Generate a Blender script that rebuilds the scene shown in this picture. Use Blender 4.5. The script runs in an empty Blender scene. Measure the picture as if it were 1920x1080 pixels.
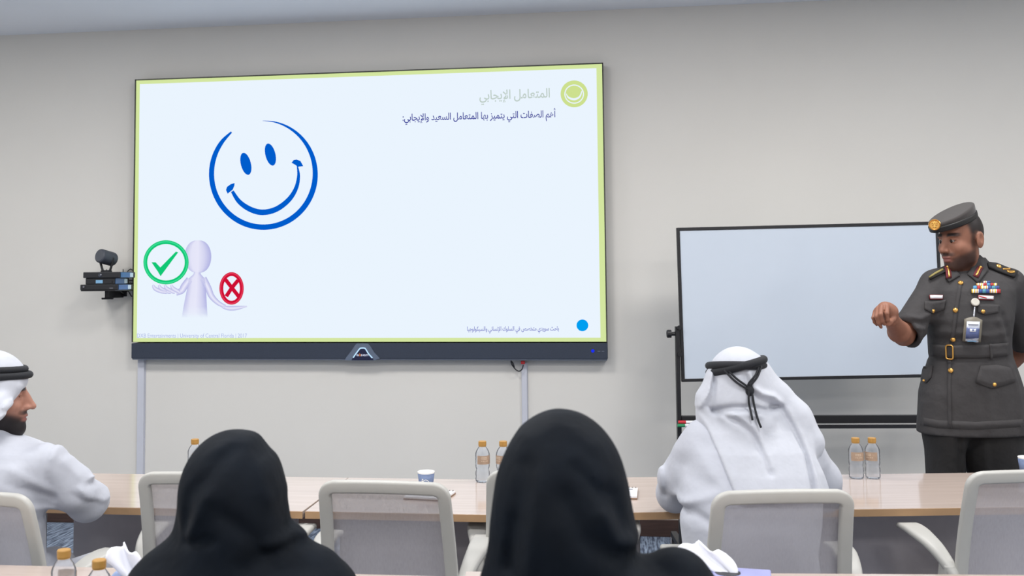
import bpy, bmesh, math
import numpy as np
from mathutils import Vector, Matrix
from mathutils.bvhtree import BVHTree

scene = bpy.context.scene
COL = scene.collection
# ------------------------------------------------------------------ camera
YAW, PITCH, ROLL = math.radians(-7.415), math.radians(3.422), math.radians(-0.492)
FPX, CX, CY, CAMZ = 1896.4, 912.0, 409.7, 1.5
def cam_axes():
    cy, sy, cp, sp, cr, sr = math.cos(YAW), math.sin(YAW), math.cos(PITCH), math.sin(PITCH), math.cos(ROLL), math.sin(ROLL)
    f = Vector((sy*cp, cy*cp, sp)); r = Vector((cy, -sy, 0)); u = r.cross(f)
    return cr*r + sr*u, -sr*r + cr*u, f
CR, CU, CF = cam_axes()
CAM = Vector((0, 0, CAMZ))
cam_data = bpy.data.cameras.new('camera')
cam_data.sensor_width = 36.0
cam_data.lens = FPX/1920*36
cam_data.shift_x = (960-CX)/1920
cam_data.shift_y = (CY-540)/1920
cam_data.clip_start = 0.05
cam_data.dof.use_dof = True
cam_data.dof.focus_distance = 4.3
cam_data.dof.aperture_fstop = 6.3
cam = bpy.data.objects.new('camera', cam_data)
cam.matrix_world = Matrix.Translation(CAM) @ Matrix((CR, CU, -CF)).transposed().to_4x4()
COL.objects.link(cam); scene.camera = cam
# ------------------------------------------------------------------ light and exposure
scene.view_settings.view_transform = 'Standard'
scene.view_settings.look = 'None'
scene.view_settings.exposure = 0.0
scene.view_settings.gamma = 1.0
scene.view_settings.use_curve_mapping = False
world = bpy.data.worlds.new('world'); scene.world = world; world.use_nodes = True
world.node_tree.nodes['Background'].inputs[0].default_value = (0.8, 0.9, 1, 1)
world.node_tree.nodes['Background'].inputs[1].default_value = 0.15
CEIL, FLOOR, WALL_Y = 3.15, -0.035, 6.194
LAMP_W = 36.5
for ix, lx in enumerate((-3.7, -1.25, 1.2, 3.65)):
    for iy, ly in enumerate((3.95, 1.5, -0.95)):
        ld = bpy.data.lights.new('ceiling_lamp', 'AREA'); ld.shape = 'SQUARE'; ld.size = 0.6
        ld.energy = LAMP_W; ld.color = (1.0, 0.982, 0.958)
        lo = bpy.data.objects.new('ceiling_lamp', ld); lo.location = (lx, ly, CEIL-0.012); COL.objects.link(lo)

# ------------------------------------------------------------------ measuring helpers (photo pixel -> point in the room)
FH = Vector((math.sin(YAW), math.cos(YAW), 0)); RH = Vector((math.cos(YAW), -math.sin(YAW), 0))
def ray(px, py): return CR*((px-CX)/FPX) - CU*((py-CY)/FPX) + CF
def at(px, py, D):
    d = ray(px, py); return CAM + d*(D/d.dot(FH))
def onz(px, py, z):
    d = ray(px, py); return CAM + d*((z-CAMZ)/d.z)
def ony(px, py, y):
    d = ray(px, py); return CAM + d*(y/d.y)

# ------------------------------------------------------------------ materials
def S(r, g, b):
    def c(v):
        v /= 255.0
        return v/12.92 if v <= 0.04045 else ((v+0.055)/1.055)**2.4
    return (c(r), c(g), c(b), 1.0)
MATS = {}
def mat(name, col, rough=0.5, metal=0.0, var=0.06, scale=30.0, bump=0.0, bscale=None, coat=0.0, spec=0.5, sheen=0.0, bdist=0.004, alpha=None, vcol=False, stretch=None):
    if name in MATS: return MATS[name]
    m = bpy.data.materials.new(name); m.use_nodes = True; nt = m.node_tree; N = nt.nodes; L = nt.links
    b = N['Principled BSDF']
    tc = N.new('ShaderNodeTexCoord'); src = tc.outputs['Object']
    if stretch:
        mp = N.new('ShaderNodeMapping'); mp.inputs['Scale'].default_value = stretch; L.new(src, mp.inputs[0]); src = mp.outputs[0]
    nz = N.new('ShaderNodeTexNoise'); nz.inputs['Scale'].default_value = scale; nz.inputs['Detail'].default_value = 4; L.new(src, nz.inputs['Vector'])
    mr = N.new('ShaderNodeMapRange'); mr.inputs[1].default_value = 0.3; mr.inputs[2].default_value = 0.7
    mr.inputs[3].default_value = 1-var; mr.inputs[4].default_value = 1+var; L.new(nz.outputs[0], mr.inputs[0])
    mx = N.new('ShaderNodeMix'); mx.data_type = 'RGBA'; mx.blend_type = 'MULTIPLY'; mx.inputs[0].default_value = 1
    if vcol:
        at_ = N.new('ShaderNodeVertexColor'); at_.layer_name = 'Col'; L.new(at_.outputs[0], mx.inputs[6])
    else: mx.inputs[6].default_value = col
    L.new(mr.outputs[0], mx.inputs[7]); L.new(mx.outputs[2], b.inputs['Base Color'])
    b.inputs['Roughness'].default_value = rough; b.inputs['Metallic'].default_value = metal
    b.inputs['Coat Weight'].default_value = coat; b.inputs['Specular IOR Level'].default_value = spec
    b.inputs['Sheen Weight'].default_value = sheen
    if bump:
        n2 = N.new('ShaderNodeTexNoise'); n2.inputs['Scale'].default_value = bscale or scale*3; n2.inputs['Detail'].default_value = 3; L.new(src, n2.inputs['Vector'])
        bp = N.new('ShaderNodeBump'); bp.inputs['Strength'].default_value = bump; bp.inputs['Distance'].default_value = bdist
        L.new(n2.outputs[0], bp.inputs['Height']); L.new(bp.outputs[0], b.inputs['Normal'])
    if alpha is not None: b.inputs['Alpha'].default_value = alpha
    MATS[name] = m; return m
def emat(name, col, strength=1.0, vcol=False):
    if name in MATS: return MATS[name]
    m = bpy.data.materials.new(name); m.use_nodes = True; nt = m.node_tree; N = nt.nodes; L = nt.links
    N.remove(N['Principled BSDF']); e = N.new('ShaderNodeEmission'); e.inputs[0].default_value = col; e.inputs[1].default_value = strength
    if vcol:
        a = N.new('ShaderNodeVertexColor'); a.layer_name = 'Col'; L.new(a.outputs[0], e.inputs[0])
    L.new(e.outputs[0], N['Material Output'].inputs[0]); MATS[name] = m; return m

M_wall = mat('wall_paint', S(226, 223, 217), 0.85, var=0.015, scale=1.5, bump=0.05, bscale=220)
M_ceil = mat('ceiling_paint', S(242, 246, 253), 0.9, var=0.01, scale=2)
M_base = mat('dark_skirting', S(62, 44, 38), 0.45, var=0.2, scale=8, stretch=(1, 1, 12))
M_trunk = mat('trunking_plastic', S(206, 208, 218), 0.45, var=0.02, scale=10)
M_black = mat('black_metal', S(26, 26, 30), 0.45, var=0.1, scale=60)
M_blackpl = mat('black_plastic', S(30, 31, 36), 0.5, var=0.1, scale=50)
M_bezel = mat('display_bezel', S(52, 54, 46), 0.4, var=0.05, scale=40)
M_bar = mat('display_bar', S(45, 54, 71), 0.55, var=0.12, scale=160, bump=0.15, bscale=900)
M_barlip = mat('display_bar_lip', S(96, 104, 120), 0.4, var=0.05, scale=60)
M_board = mat('whiteboard_enamel', S(203, 213, 226), 0.22, var=0.012, scale=3, spec=0.5)
M_wood = mat('table_laminate', S(190, 174, 164), 0.11, var=0.06, scale=3.0, stretch=(1.0, 14.0, 1.0), spec=0.6)
M_woodedge = mat('table_edge_band', S(176, 142, 106), 0.5, var=0.08, scale=8)
M_panel = mat('table_panel', S(188, 183, 188), 0.6, var=0.03, scale=30)
M_leg = mat('table_leg_metal', S(140, 138, 142), 0.45, var=0.03, scale=30)
M_chair = mat('chair_plastic', S(184, 183, 178), 0.45, var=0.02, scale=20)
M_seat = mat('seat_fabric', S(96, 98, 104), 0.9, var=0.1, scale=300)
M_dark = mat('castor_plastic', S(38, 38, 42), 0.5, var=0.05)
M_gold = mat('gold_metal', S(222, 170, 92), 0.28, metal=0.85, var=0.1, scale=300)
M_cap_gold = mat('bottle_cap', S(178, 134, 66), 0.45, var=0.04, scale=60)
M_paper = mat('paper', S(240, 240, 244), 0.8, var=0.01)
M_ink = mat('ink_line', S(120, 122, 135), 0.8, var=0.01)

def carpet():
    m = bpy.data.materials.new('carpet'); m.use_nodes = True; nt = m.node_tree; N = nt.nodes; L = nt.links; b = N['Principled BSDF']
    tc = N.new('ShaderNodeTexCoord'); mp = N.new('ShaderNodeMapping'); mp.inputs['Scale'].default_value = (60, 6, 1); L.new(tc.outputs['Object'], mp.inputs[0])
    n = N.new('ShaderNodeTexNoise'); n.inputs['Scale'].default_value = 1.4; n.inputs['Detail'].default_value = 5; L.new(mp.outputs[0], n.inputs['Vector'])
    r = N.new('ShaderNodeValToRGB'); r.color_ramp.elements[0].position = 0.38; r.color_ramp.elements[0].color = S(62, 72, 92)
    r.color_ramp.elements[1].position = 0.66; r.color_ramp.elements[1].color = S(150, 166, 188); L.new(n.outputs[0], r.inputs[0]); L.new(r.outputs[0], b.inputs['Base Color'])
    b.inputs['Roughness'].default_value = 0.95
    n2 = N.new('ShaderNodeTexNoise'); n2.inputs['Scale'].default_value = 700; L.new(tc.outputs['Object'], n2.inputs['Vector'])
    bp = N.new('ShaderNodeBump'); bp.inputs['Strength'].default_value = 0.4; L.new(n2.outputs[0], bp.inputs['Height']); L.new(bp.outputs[0], b.inputs['Normal'])
    return m
M_carpet = carpet()
def mesh_fabric():
    m = bpy.data.materials.new('chair_mesh_fabric'); m.use_nodes = True; nt = m.node_tree; N = nt.nodes; L = nt.links; b = N['Principled BSDF']
    b.inputs['Base Color'].default_value = S(188, 185, 191); b.inputs['Roughness'].default_value = 0.8
    tr = N.new('ShaderNodeBsdfTransparent'); mx = N.new('ShaderNodeMixShader')
    tc = N.new('ShaderNodeTexCoord'); mp = N.new('ShaderNodeMapping'); mp.inputs['Scale'].default_value = (260, 260, 40); L.new(tc.outputs['Object'], mp.inputs[0])
    n = N.new('ShaderNodeTexNoise'); n.inputs['Scale'].default_value = 1.0; L.new(mp.outputs[0], n.inputs['Vector'])
    mr = N.new('ShaderNodeMapRange'); mr.inputs[3].default_value = 0.64; mr.inputs[4].default_value = 0.84; L.new(n.outputs[0], mr.inputs[0])
    L.new(mr.outputs[0], mx.inputs[0]); L.new(tr.outputs[0], mx.inputs[1]); L.new(b.outputs[0], mx.inputs[2]); L.new(mx.outputs[0], N['Material Output'].inputs[0])
    return m
M_mesh = mesh_fabric()
def clear_plastic():
    m = bpy.data.materials.new('clear_plastic'); m.use_nodes = True; nt = m.node_tree; N = nt.nodes; L = nt.links; N.remove(N['Principled BSDF'])
    tr = N.new('ShaderNodeBsdfTransparent'); tr.inputs[0].default_value = (1.0, 1.0, 1.0, 1)
    gl = N.new('ShaderNodeBsdfGlossy'); gl.inputs['Roughness'].default_value = 0.06; gl.inputs[0].default_value = (0.95, 0.97, 1, 1)
    df = N.new('ShaderNodeBsdfTranslucent'); df.inputs[0].default_value = (0.9, 0.94, 1.0, 1)
    lw = N.new('ShaderNodeLayerWeight'); lw.inputs[0].default_value = 0.13
    a = N.new('ShaderNodeMixShader'); a.inputs[0].default_value = 0.3; L.new(tr.outputs[0], a.inputs[1]); L.new(df.outputs[0], a.inputs[2])
    c = N.new('ShaderNodeMixShader'); L.new(lw.outputs['Fresnel'], c.inputs[0]); L.new(a.outputs[0], c.inputs[1]); L.new(gl.outputs[0], c.inputs[2])
    L.new(c.outputs[0], N['Material Output'].inputs[0]); return m
M_clear = clear_plastic()

# ------------------------------------------------------------------ mesh helpers
def link(name, me, m, parent=None, smooth=False, bevel=0.0):
    o = bpy.data.objects.new(name, me); COL.objects.link(o)
    if m: me.materials.append(m)
    if parent is not None: o.parent = parent
    if smooth:
        me.polygons.foreach_set('use_smooth', [True]*len(me.polygons))
    if bevel:
        md = o.modifiers.new('bevel', 'BEVEL'); md.width = bevel; md.segments = 2; md.limit_method = 'ANGLE'
    return o
def mesh_from(verts, faces):
    me = bpy.data.meshes.new('m'); me.from_pydata([tuple(v) for v in verts], [], [tuple(f) for f in faces]); me.update(); return me
def fixn(me):
    bm = bmesh.new(); bm.from_mesh(me); bmesh.ops.recalc_face_normals(bm, faces=bm.faces); bm.to_mesh(me); bm.free(); return me
class G:
    """collects simple shapes for ONE part"""
    def __init__(s): s.v = []; s.f = []
    def add(s, v, f):
        n = len(s.v); s.v += [tuple(p) for p in v]; s.f += [tuple(i+n for i in q) for q in f]; return s
    def box(s, c, d, rz=0.0, M=None):
        vs = []
        for dx in (-.5, .5):
            for dy in (-.5, .5):
                for dz in (-.5, .5):
                    p = Vector((dx*d[0], dy*d[1], dz*d[2]))
                    if M is not None: p = M @ p
                    elif rz: p = Matrix.Rotation(rz, 3, 'Z') @ p
                    vs.append(p+Vector(c))
        return s.add(vs, [(0, 1, 3, 2), (4, 6, 7, 5), (0, 4, 5, 1), (2, 3, 7, 6), (0, 2, 6, 4), (1, 5, 7, 3)])
    def tube(s, pts, r, n=10, closed=False, sq=None):
        pts = [Vector(p) for p in pts]; k = len(pts)
        rr = r if isinstance(r, (list, tuple)) else [r]*k
        vs = []; prev = None
        for i, p in enumerate(pts):
            if closed: t = pts[(i+1) % k]-pts[i-1]
            else: t = pts[min(i+1, k-1)]-pts[max(i-1, 0)]
            t.normalize()
            if prev is None:
                a = Vector((0, 0, 1)) if abs(t.z) < .9 else Vector((1, 0, 0)); u = t.cross(a).normalized()
            else: u = (prev - t*prev.dot(t)).normalized()
            prev = u; w = t.cross(u)
            for j in range(n):
                th = 2*math.pi*j/n; vs.append(p+(u*math.cos(th)+w*math.sin(th))*rr[i])
        fs = []
        for i in range(k if closed else k-1):
            for j in range(n):
                a = i*n+j; b = i*n+(j+1) % n; i2 = (i+1) % k; fs.append((a, b, i2*n+(j+1) % n, i2*n+j))
        if not closed: fs += [tuple(range(n-1, -1, -1)), tuple((k-1)*n+j for j in range(n))]
        return s.add(vs, fs)
    def lathe(s, prof, n=24, c=(0, 0, 0), M=None):
        vs = []; k = len(prof)
        for r, z in prof:
            for j in range(n):
                th = 2*math.pi*j/n; p = Vector((r*math.cos(th), r*math.sin(th), z))
                if M is not None: p = M @ p
                vs.append(p+Vector(c))
        fs = [(i*n+j, i*n+(j+1) % n, (i+1)*n+(j+1) % n, (i+1)*n+j) for i in range(k-1) for j in range(n)]
        if prof[0][0] > 1e-6: fs.append(tuple(range(n-1, -1, -1)))
        if prof[-1][0] > 1e-6: fs.append(tuple((k-1)*n+j for j in range(n)))
        return s.add(vs, fs)
    def sweep(s, pts, prof, ups, closed=False):
        """prof: list of (a,b) per point or one; a along side, b along up"""
        pts = [Vector(p) for p in pts]; k = len(pts); vs = []
        n = len(prof[0]) if isinstance(prof[0][0], (tuple, list)) else len(prof)
        for i, p in enumerate(pts):
            t = (pts[(i+1) % k]-pts[i-1]) if closed else (pts[min(i+1, k-1)]-pts[max(i-1, 0)])
            t.normalize(); up = Vector(ups[i] if isinstance(ups, list) else ups); sd = t.cross(up).normalized(); up = sd.cross(t).normalized()
            pr = prof[i] if isinstance(prof[0][0], (tuple, list)) else prof
            for a, b in pr: vs.append(p+sd*a+up*b)
        fs = []
        for i in range(k if closed else k-1):
            for j in range(n):
                i2 = (i+1) % k; fs.append((i*n+j, i*n+(j+1) % n, i2*n+(j+1) % n, i2*n+j))
        if not closed: fs += [tuple(range(n-1, -1, -1)), tuple((k-1)*n+j for j in range(n))]
        return s.add(vs, fs)
    def prism(s, poly, y0, y1):
        """polygon in x,z extruded along y"""
        n = len(poly); vs = [(p[0], y0, p[1]) for p in poly]+[(p[0], y1, p[1]) for p in poly]
        fs = [tuple(range(n)), tuple(range(2*n-1, n-1, -1))]+[(i, i+n, (i+1) % n+n, (i+1) % n) for i in range(n)]
        return s.add(vs, fs)
    def build(s, name, m, parent=None, smooth=False, bevel=0.0):
        return link(name, fixn(mesh_from(s.v, s.f)), m, parent, smooth, bevel)
def rrect(w, h, r, n=4):
    out = []
    for cx, cy, a0 in ((w/2-r, h/2-r, 0), (-w/2+r, h/2-r, 90), (-w/2+r, -h/2+r, 180), (w/2-r, -h/2+r, 270)):
        for i in range(n+1):
            a = math.radians(a0+90*i/n); out.append((cx+r*math.cos(a), cy+r*math.sin(a)))
    return out
def catmull(pts, n=6, closed=False):
    P = [np.array(p, float) for p in pts]; out = []; k = len(P)
    for i in range(k if closed else k-1):
        if closed: a, b, c, d = P[i-1], P[i], P[(i+1) % k], P[(i+2) % k]
        else: a, b, c, d = P[max(i-1, 0)], P[i], P[i+1], P[min(i+2, k-1)]
        for j in range(n):
            t = j/n; out.append(0.5*((2*b)+(c-a)*t+(2*a-5*b+4*c-d)*t*t+(3*b-3*c+d-a)*t**3))
    if not closed: out.append(P[-1])
    return out
def tag(o, label, cat, group=None, kind=None):
    o['label'] = label
    if cat: o['category'] = cat
    if group: o['group'] = group
    if kind: o['kind'] = kind
    return o
def thing(name, label, cat, loc=(0, 0, 0), rz=0.0, group=None):
    o = bpy.data.objects.new(name, None); COL.objects.link(o); o.location = loc; o.rotation_euler = (0, 0, rz); o.empty_display_size = 0.1
    return tag(o, label, cat, group)
def dup(o, parent=None):
    c = o.copy(); COL.objects.link(c); c.parent = parent
    for ch in list(o.children):
        dup(ch, c)
    return c
def struct(o, label): o['kind'] = 'structure'; o['label'] = label; return o

# ------------------------------------------------------------------ room
X0, X1, Y0 = -5.6, 5.2, -3.2
struct(G().box(((X0+X1)/2, (Y0+WALL_Y)/2, FLOOR-0.05), (X1-X0, WALL_Y-Y0, 0.1)).build('floor', M_carpet), 'blue-grey streaky carpet floor')
struct(G().box(((X0+X1)/2, (Y0+WALL_Y)/2, CEIL+0.05), (X1-X0, WALL_Y-Y0, 0.1)).build('ceiling', M_ceil), 'plain white ceiling above the front wall')
struct(G().box(((X0+X1)/2, WALL_Y+0.05, (CEIL+FLOOR)/2), (X1-X0+.2, 0.1, CEIL-FLOOR)).build('wall_front', M_wall), 'warm grey painted front wall behind the display')
struct(G().box(((X0+X1)/2, Y0-0.05, (CEIL+FLOOR)/2), (X1-X0+.2, 0.1, CEIL-FLOOR)).build('wall_back', M_wall), 'warm grey painted back wall')
struct(G().box((X0-0.05, (Y0+WALL_Y)/2, (CEIL+FLOOR)/2), (0.1, WALL_Y-Y0, CEIL-FLOOR)).build('wall_left', M_wall), 'warm grey painted left wall')
struct(G().box((X1+0.05, (Y0+WALL_Y)/2, (CEIL+FLOOR)/2), (0.1, WALL_Y-Y0, CEIL-FLOOR)).build('wall_right', M_wall), 'warm grey painted right wall')
struct(G().box(((X0+X1)/2, WALL_Y-0.008, FLOOR+0.05), (X1-X0, 0.016, 0.1)).build('baseboard_front', M_base, bevel=0.003), 'dark brown skirting along the front wall')

# cable trunking on the wall
def trunking(name, x0, x1, ztop, label):
    o = thing(name, label, 'trunking', ((x0+x1)/2, WALL_Y, FLOOR+0.1))
    w = x1-x0; h = ztop-FLOOR-0.1
    G().box((0, -0.004, h/2), (w, 0.008, h)).build('back_channel', M_trunk, o)
    G().box((0, -0.014, h/2), (w-0.006, 0.016, h)).build('cover_strip', M_trunk, o, bevel=0.003)
trunking('cable_trunking', -3.066, -3.016, 1.01, 'wide grey plastic cable trunking below the left end of the display')
trunking('cable_trunking', -0.598, -0.560, 0.99, 'narrow grey plastic cable trunking under the red cable plug')

# ------------------------------------------------------------------ display
DX0, DX1, DY, DZ0, DZ1, DBAR = -3.073, -0.073, 6.114, 1.118, 2.804, 0.103
disp = thing('wall_display', 'very large wall-mounted screen showing a smiley face slide', 'display', ((DX0+DX1)/2, WALL_Y, DZ0-DBAR))
def drel(p): return Vector(p)-Vector(disp.location)
B = 0.007
g = G(); cxd = (DX0+DX1)/2
g.box(drel((cxd, (DY+WALL_Y)/2+.004, (DZ0+DZ1)/2)), (DX1-DX0, WALL_Y-DY-.008, DZ1-DZ0)); g.build('housing', M_bezel, disp)
for nm, c, d in (('bezel', (cxd, DY+.001, DZ1-B/2), (DX1-DX0, .012, B)), ('bezel', (DX0+B/2, DY+.001, (DZ0+DZ1)/2), (B, .012, DZ1-DZ0)), ('bezel', (DX1-B/2, DY+.001, (DZ0+DZ1)/2), (B, .012, DZ1-DZ0))):
    G().box(drel(c), d).build(nm, M_bezel, disp)
G().box(drel((cxd, (DY+WALL_Y)/2-.004, DZ0-DBAR/2-.002)), (DX1-DX0, WALL_Y-DY+.008, DBAR-.008)).build('lower_bar', M_bar, disp, bevel=.003)
G().box(drel((cxd, (DY+WALL_Y)/2-.002, DZ0-DBAR+.0)), (DX1-DX0-.006, WALL_Y-DY, .014)).build('bar_lip', M_barlip, disp, bevel=.003)
E_scr = emat('screen_white', S(234, 244, 254), 1.0)
E_green = emat('screen_green', S(212, 230, 160), 1.0)
E_blue = emat('screen_blue', S(0, 92, 204), 1.0)
E_navy = emat('screen_navy', S(40, 46, 150), 1.0)
E_ltgrey = emat('screen_pale_text', S(190, 205, 198), 1.0)
E_lav = emat('screen_lavender_text', S(172, 184, 228), 1.0)
E_indigo = emat('screen_indigo_text', S(108, 112, 196), 1.0)
E_cyan = emat('screen_cyan', S(0, 158, 240), 1.0)
E_vert = emat('screen_picture', (1, 1, 1, 1), 1.0, vcol=True)
def panel(name, x0, x1, z0, z1, y, m, parent=disp):
    p = [drel((x0, y, z0)), drel((x1, y, z0)), drel((x1, y, z1)), drel((x0, y, z1))]
    return link(name, mesh_from(p, [(0, 1, 2, 3)]), m, parent)
scr = panel('screen', DX0+B, DX1-B, DZ0+.002, DZ1-B, DY+.002, E_scr)
gb = .024
gx0, gx1, gz0, gz1 = DX0+B, DX1-B, DZ0+.002, DZ1-B
LY = [DY+.002-.0004*i for i in range(8)]
v = [drel((x, LY[1], z)) for x, z in ((gx0, gz0), (gx1, gz0), (gx1, gz1), (gx0, gz1), (gx0+gb, gz0+gb), (gx1-gb-.01, gz0+gb), (gx1-gb-.01, gz1-gb), (gx0+gb, gz1-gb))]
link('slide_border', mesh_from(v, [(0, 1, 5, 4), (1, 2, 6, 5), (2, 3, 7, 6), (3, 0, 4, 7)]), E_green, scr)
def dp(px, py, layer=2): return drel(ony(px, py, LY[layer]))
def flat(name, polys, m, layer=2, cols=None):
    """polys: list of (pixel points, faces or None)"""
    vs = []; fs = []
    for pts, faces in polys:
        n = len(vs); vs += [dp(x, y, layer) for x, y in pts]
        fs += [tuple(i+n for i in f) for f in (faces or [tuple(range(len(pts)))])]
    me = mesh_from(vs, fs)
    if cols is not None:
        ca = me.color_attributes.new('Col', 'FLOAT_COLOR', 'POINT')
        ca.data.foreach_set('color', np.array(cols, np.float32).ravel())
    return link(name, me, m, scr)
def stroke(pts, widths, n=6, closed=False):
    q = catmull([(p[0], p[1], w) for p, w in zip(pts, widths)], n, closed); L = len(q); out = []
    for i in range(L):
        t = (q[(i+1) % L]-q[i-1]) if closed else (q[min(i+1, L-1)]-q[max(i-1, 0)])
        t = t[:2]/max(np.hypot(*t[:2]), 1e-9); nn = np.array((-t[1], t[0])); w = q[i][2]/2
        out += [tuple(q[i][:2]+nn*w), tuple(q[i][:2]-nn*w)]
    f = [(2*i, 2*i+1, (2*i+3) % (2*L), (2*i+2) % (2*L)) for i in range(L if closed else L-1)]
    return out, f
def sc(pts, ox, oy, k): return [(ox+x*k, oy+y*k) for x, y in pts]
# smiley
K = 250/1080
def ringpts(cx, cy, rx, ry, a0, a1, n):
    return [(cx+rx*math.sin(math.radians(a0+(a1-a0)*i/(n-1))), cy-ry*math.cos(math.radians(a0+(a1-a0)*i/(n-1)))) for i in range(n)]
rp = ringpts(535, 545, 420, 431, -1, 322, 24)
rw = [2, 10, 18, 25, 31, 36, 40, 43, 44, 44, 44, 44, 44, 44, 44, 44, 43, 43, 42, 42, 41, 38, 32, 14]
smp = [stroke(sc(rp, 370, 200, K), [w*K for w in rw])]
mp_ = [(283, 685), (340, 770), (430, 832), (530, 856), (640, 830), (740, 755), (800, 660), (820, 560), (810, 480)]
smp.append(stroke(sc(mp_, 370, 200, K), [w*K for w in (26, 38, 44, 46, 44, 40, 33, 24, 10)]))
smp.append((sc([(763, 455), (780, 432), (805, 428), (835, 440), (858, 482), (815, 487), (788, 468)], 370, 200, K), None))
smp.append((sc([(302, 618), (270, 628), (240, 650), (232, 675), (245, 705), (264, 690), (287, 672), (300, 640)], 370, 200, K), None))
for ex, ey in ((393, 463), (592, 388)):
    th = math.radians(-14); pts = []
    for i in range(28):
        a = 2*math.pi*i/28; x, y = 41*math.cos(a), 92*math.sin(a); pts.append((ex+x*math.cos(th)-y*math.sin(th), ey+x*math.sin(th)+y*math.cos(th)))
    smp.append((sc(pts, 370, 200, K), None))
flat('smiley_graphic', smp, E_blue)
# tick, cross
K2 = 360/1690
def s2(pts): return sc(pts, 120, 430, K2)
E_tick = emat('screen_tick_green', S(14, 200, 118), 1.0); E_tick2 = emat('screen_tick_light', S(60, 222, 150), 1.0)
E_red = emat('screen_red', S(206, 14, 52), 1.0); E_red2 = emat('screen_red_light', S(232, 60, 90), 1.0)
flat('tick_graphic', [stroke(s2(ringpts(898, 290, 182, 177, 0, 345, 24)), [34*K2]*24, 3, True),
    (s2([(770, 290), (806, 290), (848, 335), (985, 196), (1005, 203), (850, 413), (826, 372)]), None)], E_tick, 4)
flat('tick_highlight', [stroke(s2(ringpts(898, 290, 186, 181, 0, 345, 24)), [10*K2]*24, 3, True)], E_tick2, 5)
flat('cross_graphic', [stroke(s2(ringpts(1475, 520, 90, 126, 0, 345, 24)), [34*K2]*24, 3, True),
    stroke(s2([(1420, 440), (1478, 515), (1538, 592)]), [34*K2]*3), stroke(s2([(1532, 448), (1478, 515), (1428, 590)]), [34*K2]*3)], E_red, 4)
flat('cross_highlight', [stroke(s2(ringpts(1475, 520, 96, 132, 0, 345, 24)), [9*K2]*24, 3, True)], E_red2, 5)
# little mannequin picture (flat print with its own printed shading)
cA, cB, cW = S(236, 236, 252), S(176, 178, 226), S(234, 244, 254)
def shaded(rows, name, layer=3):
    """rows: (leftx, rightx, y, fade) -> five columns printed light in the middle"""
    pts = []; cols = []
    for xl, xr, y, fd in rows:
        for j in range(5):
            t = j/4; pts.append((xl+(xr-xl)*t, y)); e = [0.75, 0.15, 0.1, 0.45, 1.0][j]
            c = [cA[k]*(1-e)+cB[k]*e for k in range(3)]; cols.append([c[k]*(1-fd)+cW[k]*fd for k in range(3)]+[1])
    fs = [(i*5+j, i*5+j+1, i*5+j+6, i*5+j+5) for i in range(len(rows)-1) for j in range(4)]
    return flat(name, [(s2(pts), fs)], E_vert, layer, cols)
shaded([(1180-118*math.sin(math.pi*i/16)**.8-.5, 1180+116*math.sin(math.pi*i/16)**.8+.5, 240-143*math.cos(math.pi*i/16), 0) for i in range(17)], 'mannequin_head')
shaded([(1146, 1200, 372, 0), (1140, 1204, 395, 0), (1100, 1236, 430, 0), (1090, 1246, 470, 0), (1082, 1250, 530, 0), (1068, 1254, 600, 0), (1052, 1258, 680, .1), (1042, 1262, 740, .5), (1036, 1264, 780, 1)], 'mannequin_body')
def shstroke(pts, widths, name, layer=3, n=6):
    q, f = stroke(s2(pts), [w*K2 for w in widths], n); L = len(q)//2; v = []; c = []
    for i in range(L):
        a = np.array(q[2*i]); b = np.array(q[2*i+1]); v += [tuple(a), tuple((a+b)/2), tuple(b)]; c += [cB, cA, cB]
    fs = [(3*i+j, 3*i+j+1, 3*i+j+4, 3*i+j+3) for i in range(L-1) for j in range(2)]
    return flat(name, [(v, fs)], E_vert, layer, c)
shstroke([(1105, 440), (1060, 500), (1035, 540), (985, 560)], (60, 62, 56, 50), 'mannequin_arm')
shstroke([(1225, 430), (1270, 520), (1300, 590), (1360, 650), (1420, 680)], (60, 58, 52, 40, 30), 'mannequin_arm')
shstroke([(1390, 682), (1450, 694), (1520, 692), (1612, 678)], (20, 40, 38, 8), 'mannequin_hand')
for fx in (0, 52, 104, 160):
    shstroke([(783+fx, 488), (800+fx, 520), (850+fx*.95, 545), (905+fx*.7, 556)], (16, 34, 34, 26), 'mannequin_finger', 4)
# top right round emblem and blue dot
K3 = 440/1920
def s3(pts): return sc(pts, 720, 110, K3)
def disc(cx, cy, rx, ry, n=40): return [(cx+rx*math.cos(2*math.pi*i/n), cy+ry*math.sin(2*math.pi*i/n)) for i in range(n)]
E_lime = emat('screen_lime', S(205, 224, 142), 1.0)
flat('round_emblem', [(s3(disc(1556, 288, 111, 110)), None)], E_lime, 2)
flat('emblem_ring', [stroke(s3(ringpts(1556, 290, 76, 74, 0, 345, 20)), [9*K3]*20, 3, True), stroke(s3([(1490, 285), (1510, 318), (1556, 332), (1600, 312), (1620, 262)]), [3*K3, 14*K3, 18*K3, 14*K3, 6*K3])], E_scr, 3)
flat('blue_dot', [(disc(1092, 610, 11, 11), None)], E_cyan, 2)

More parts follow.
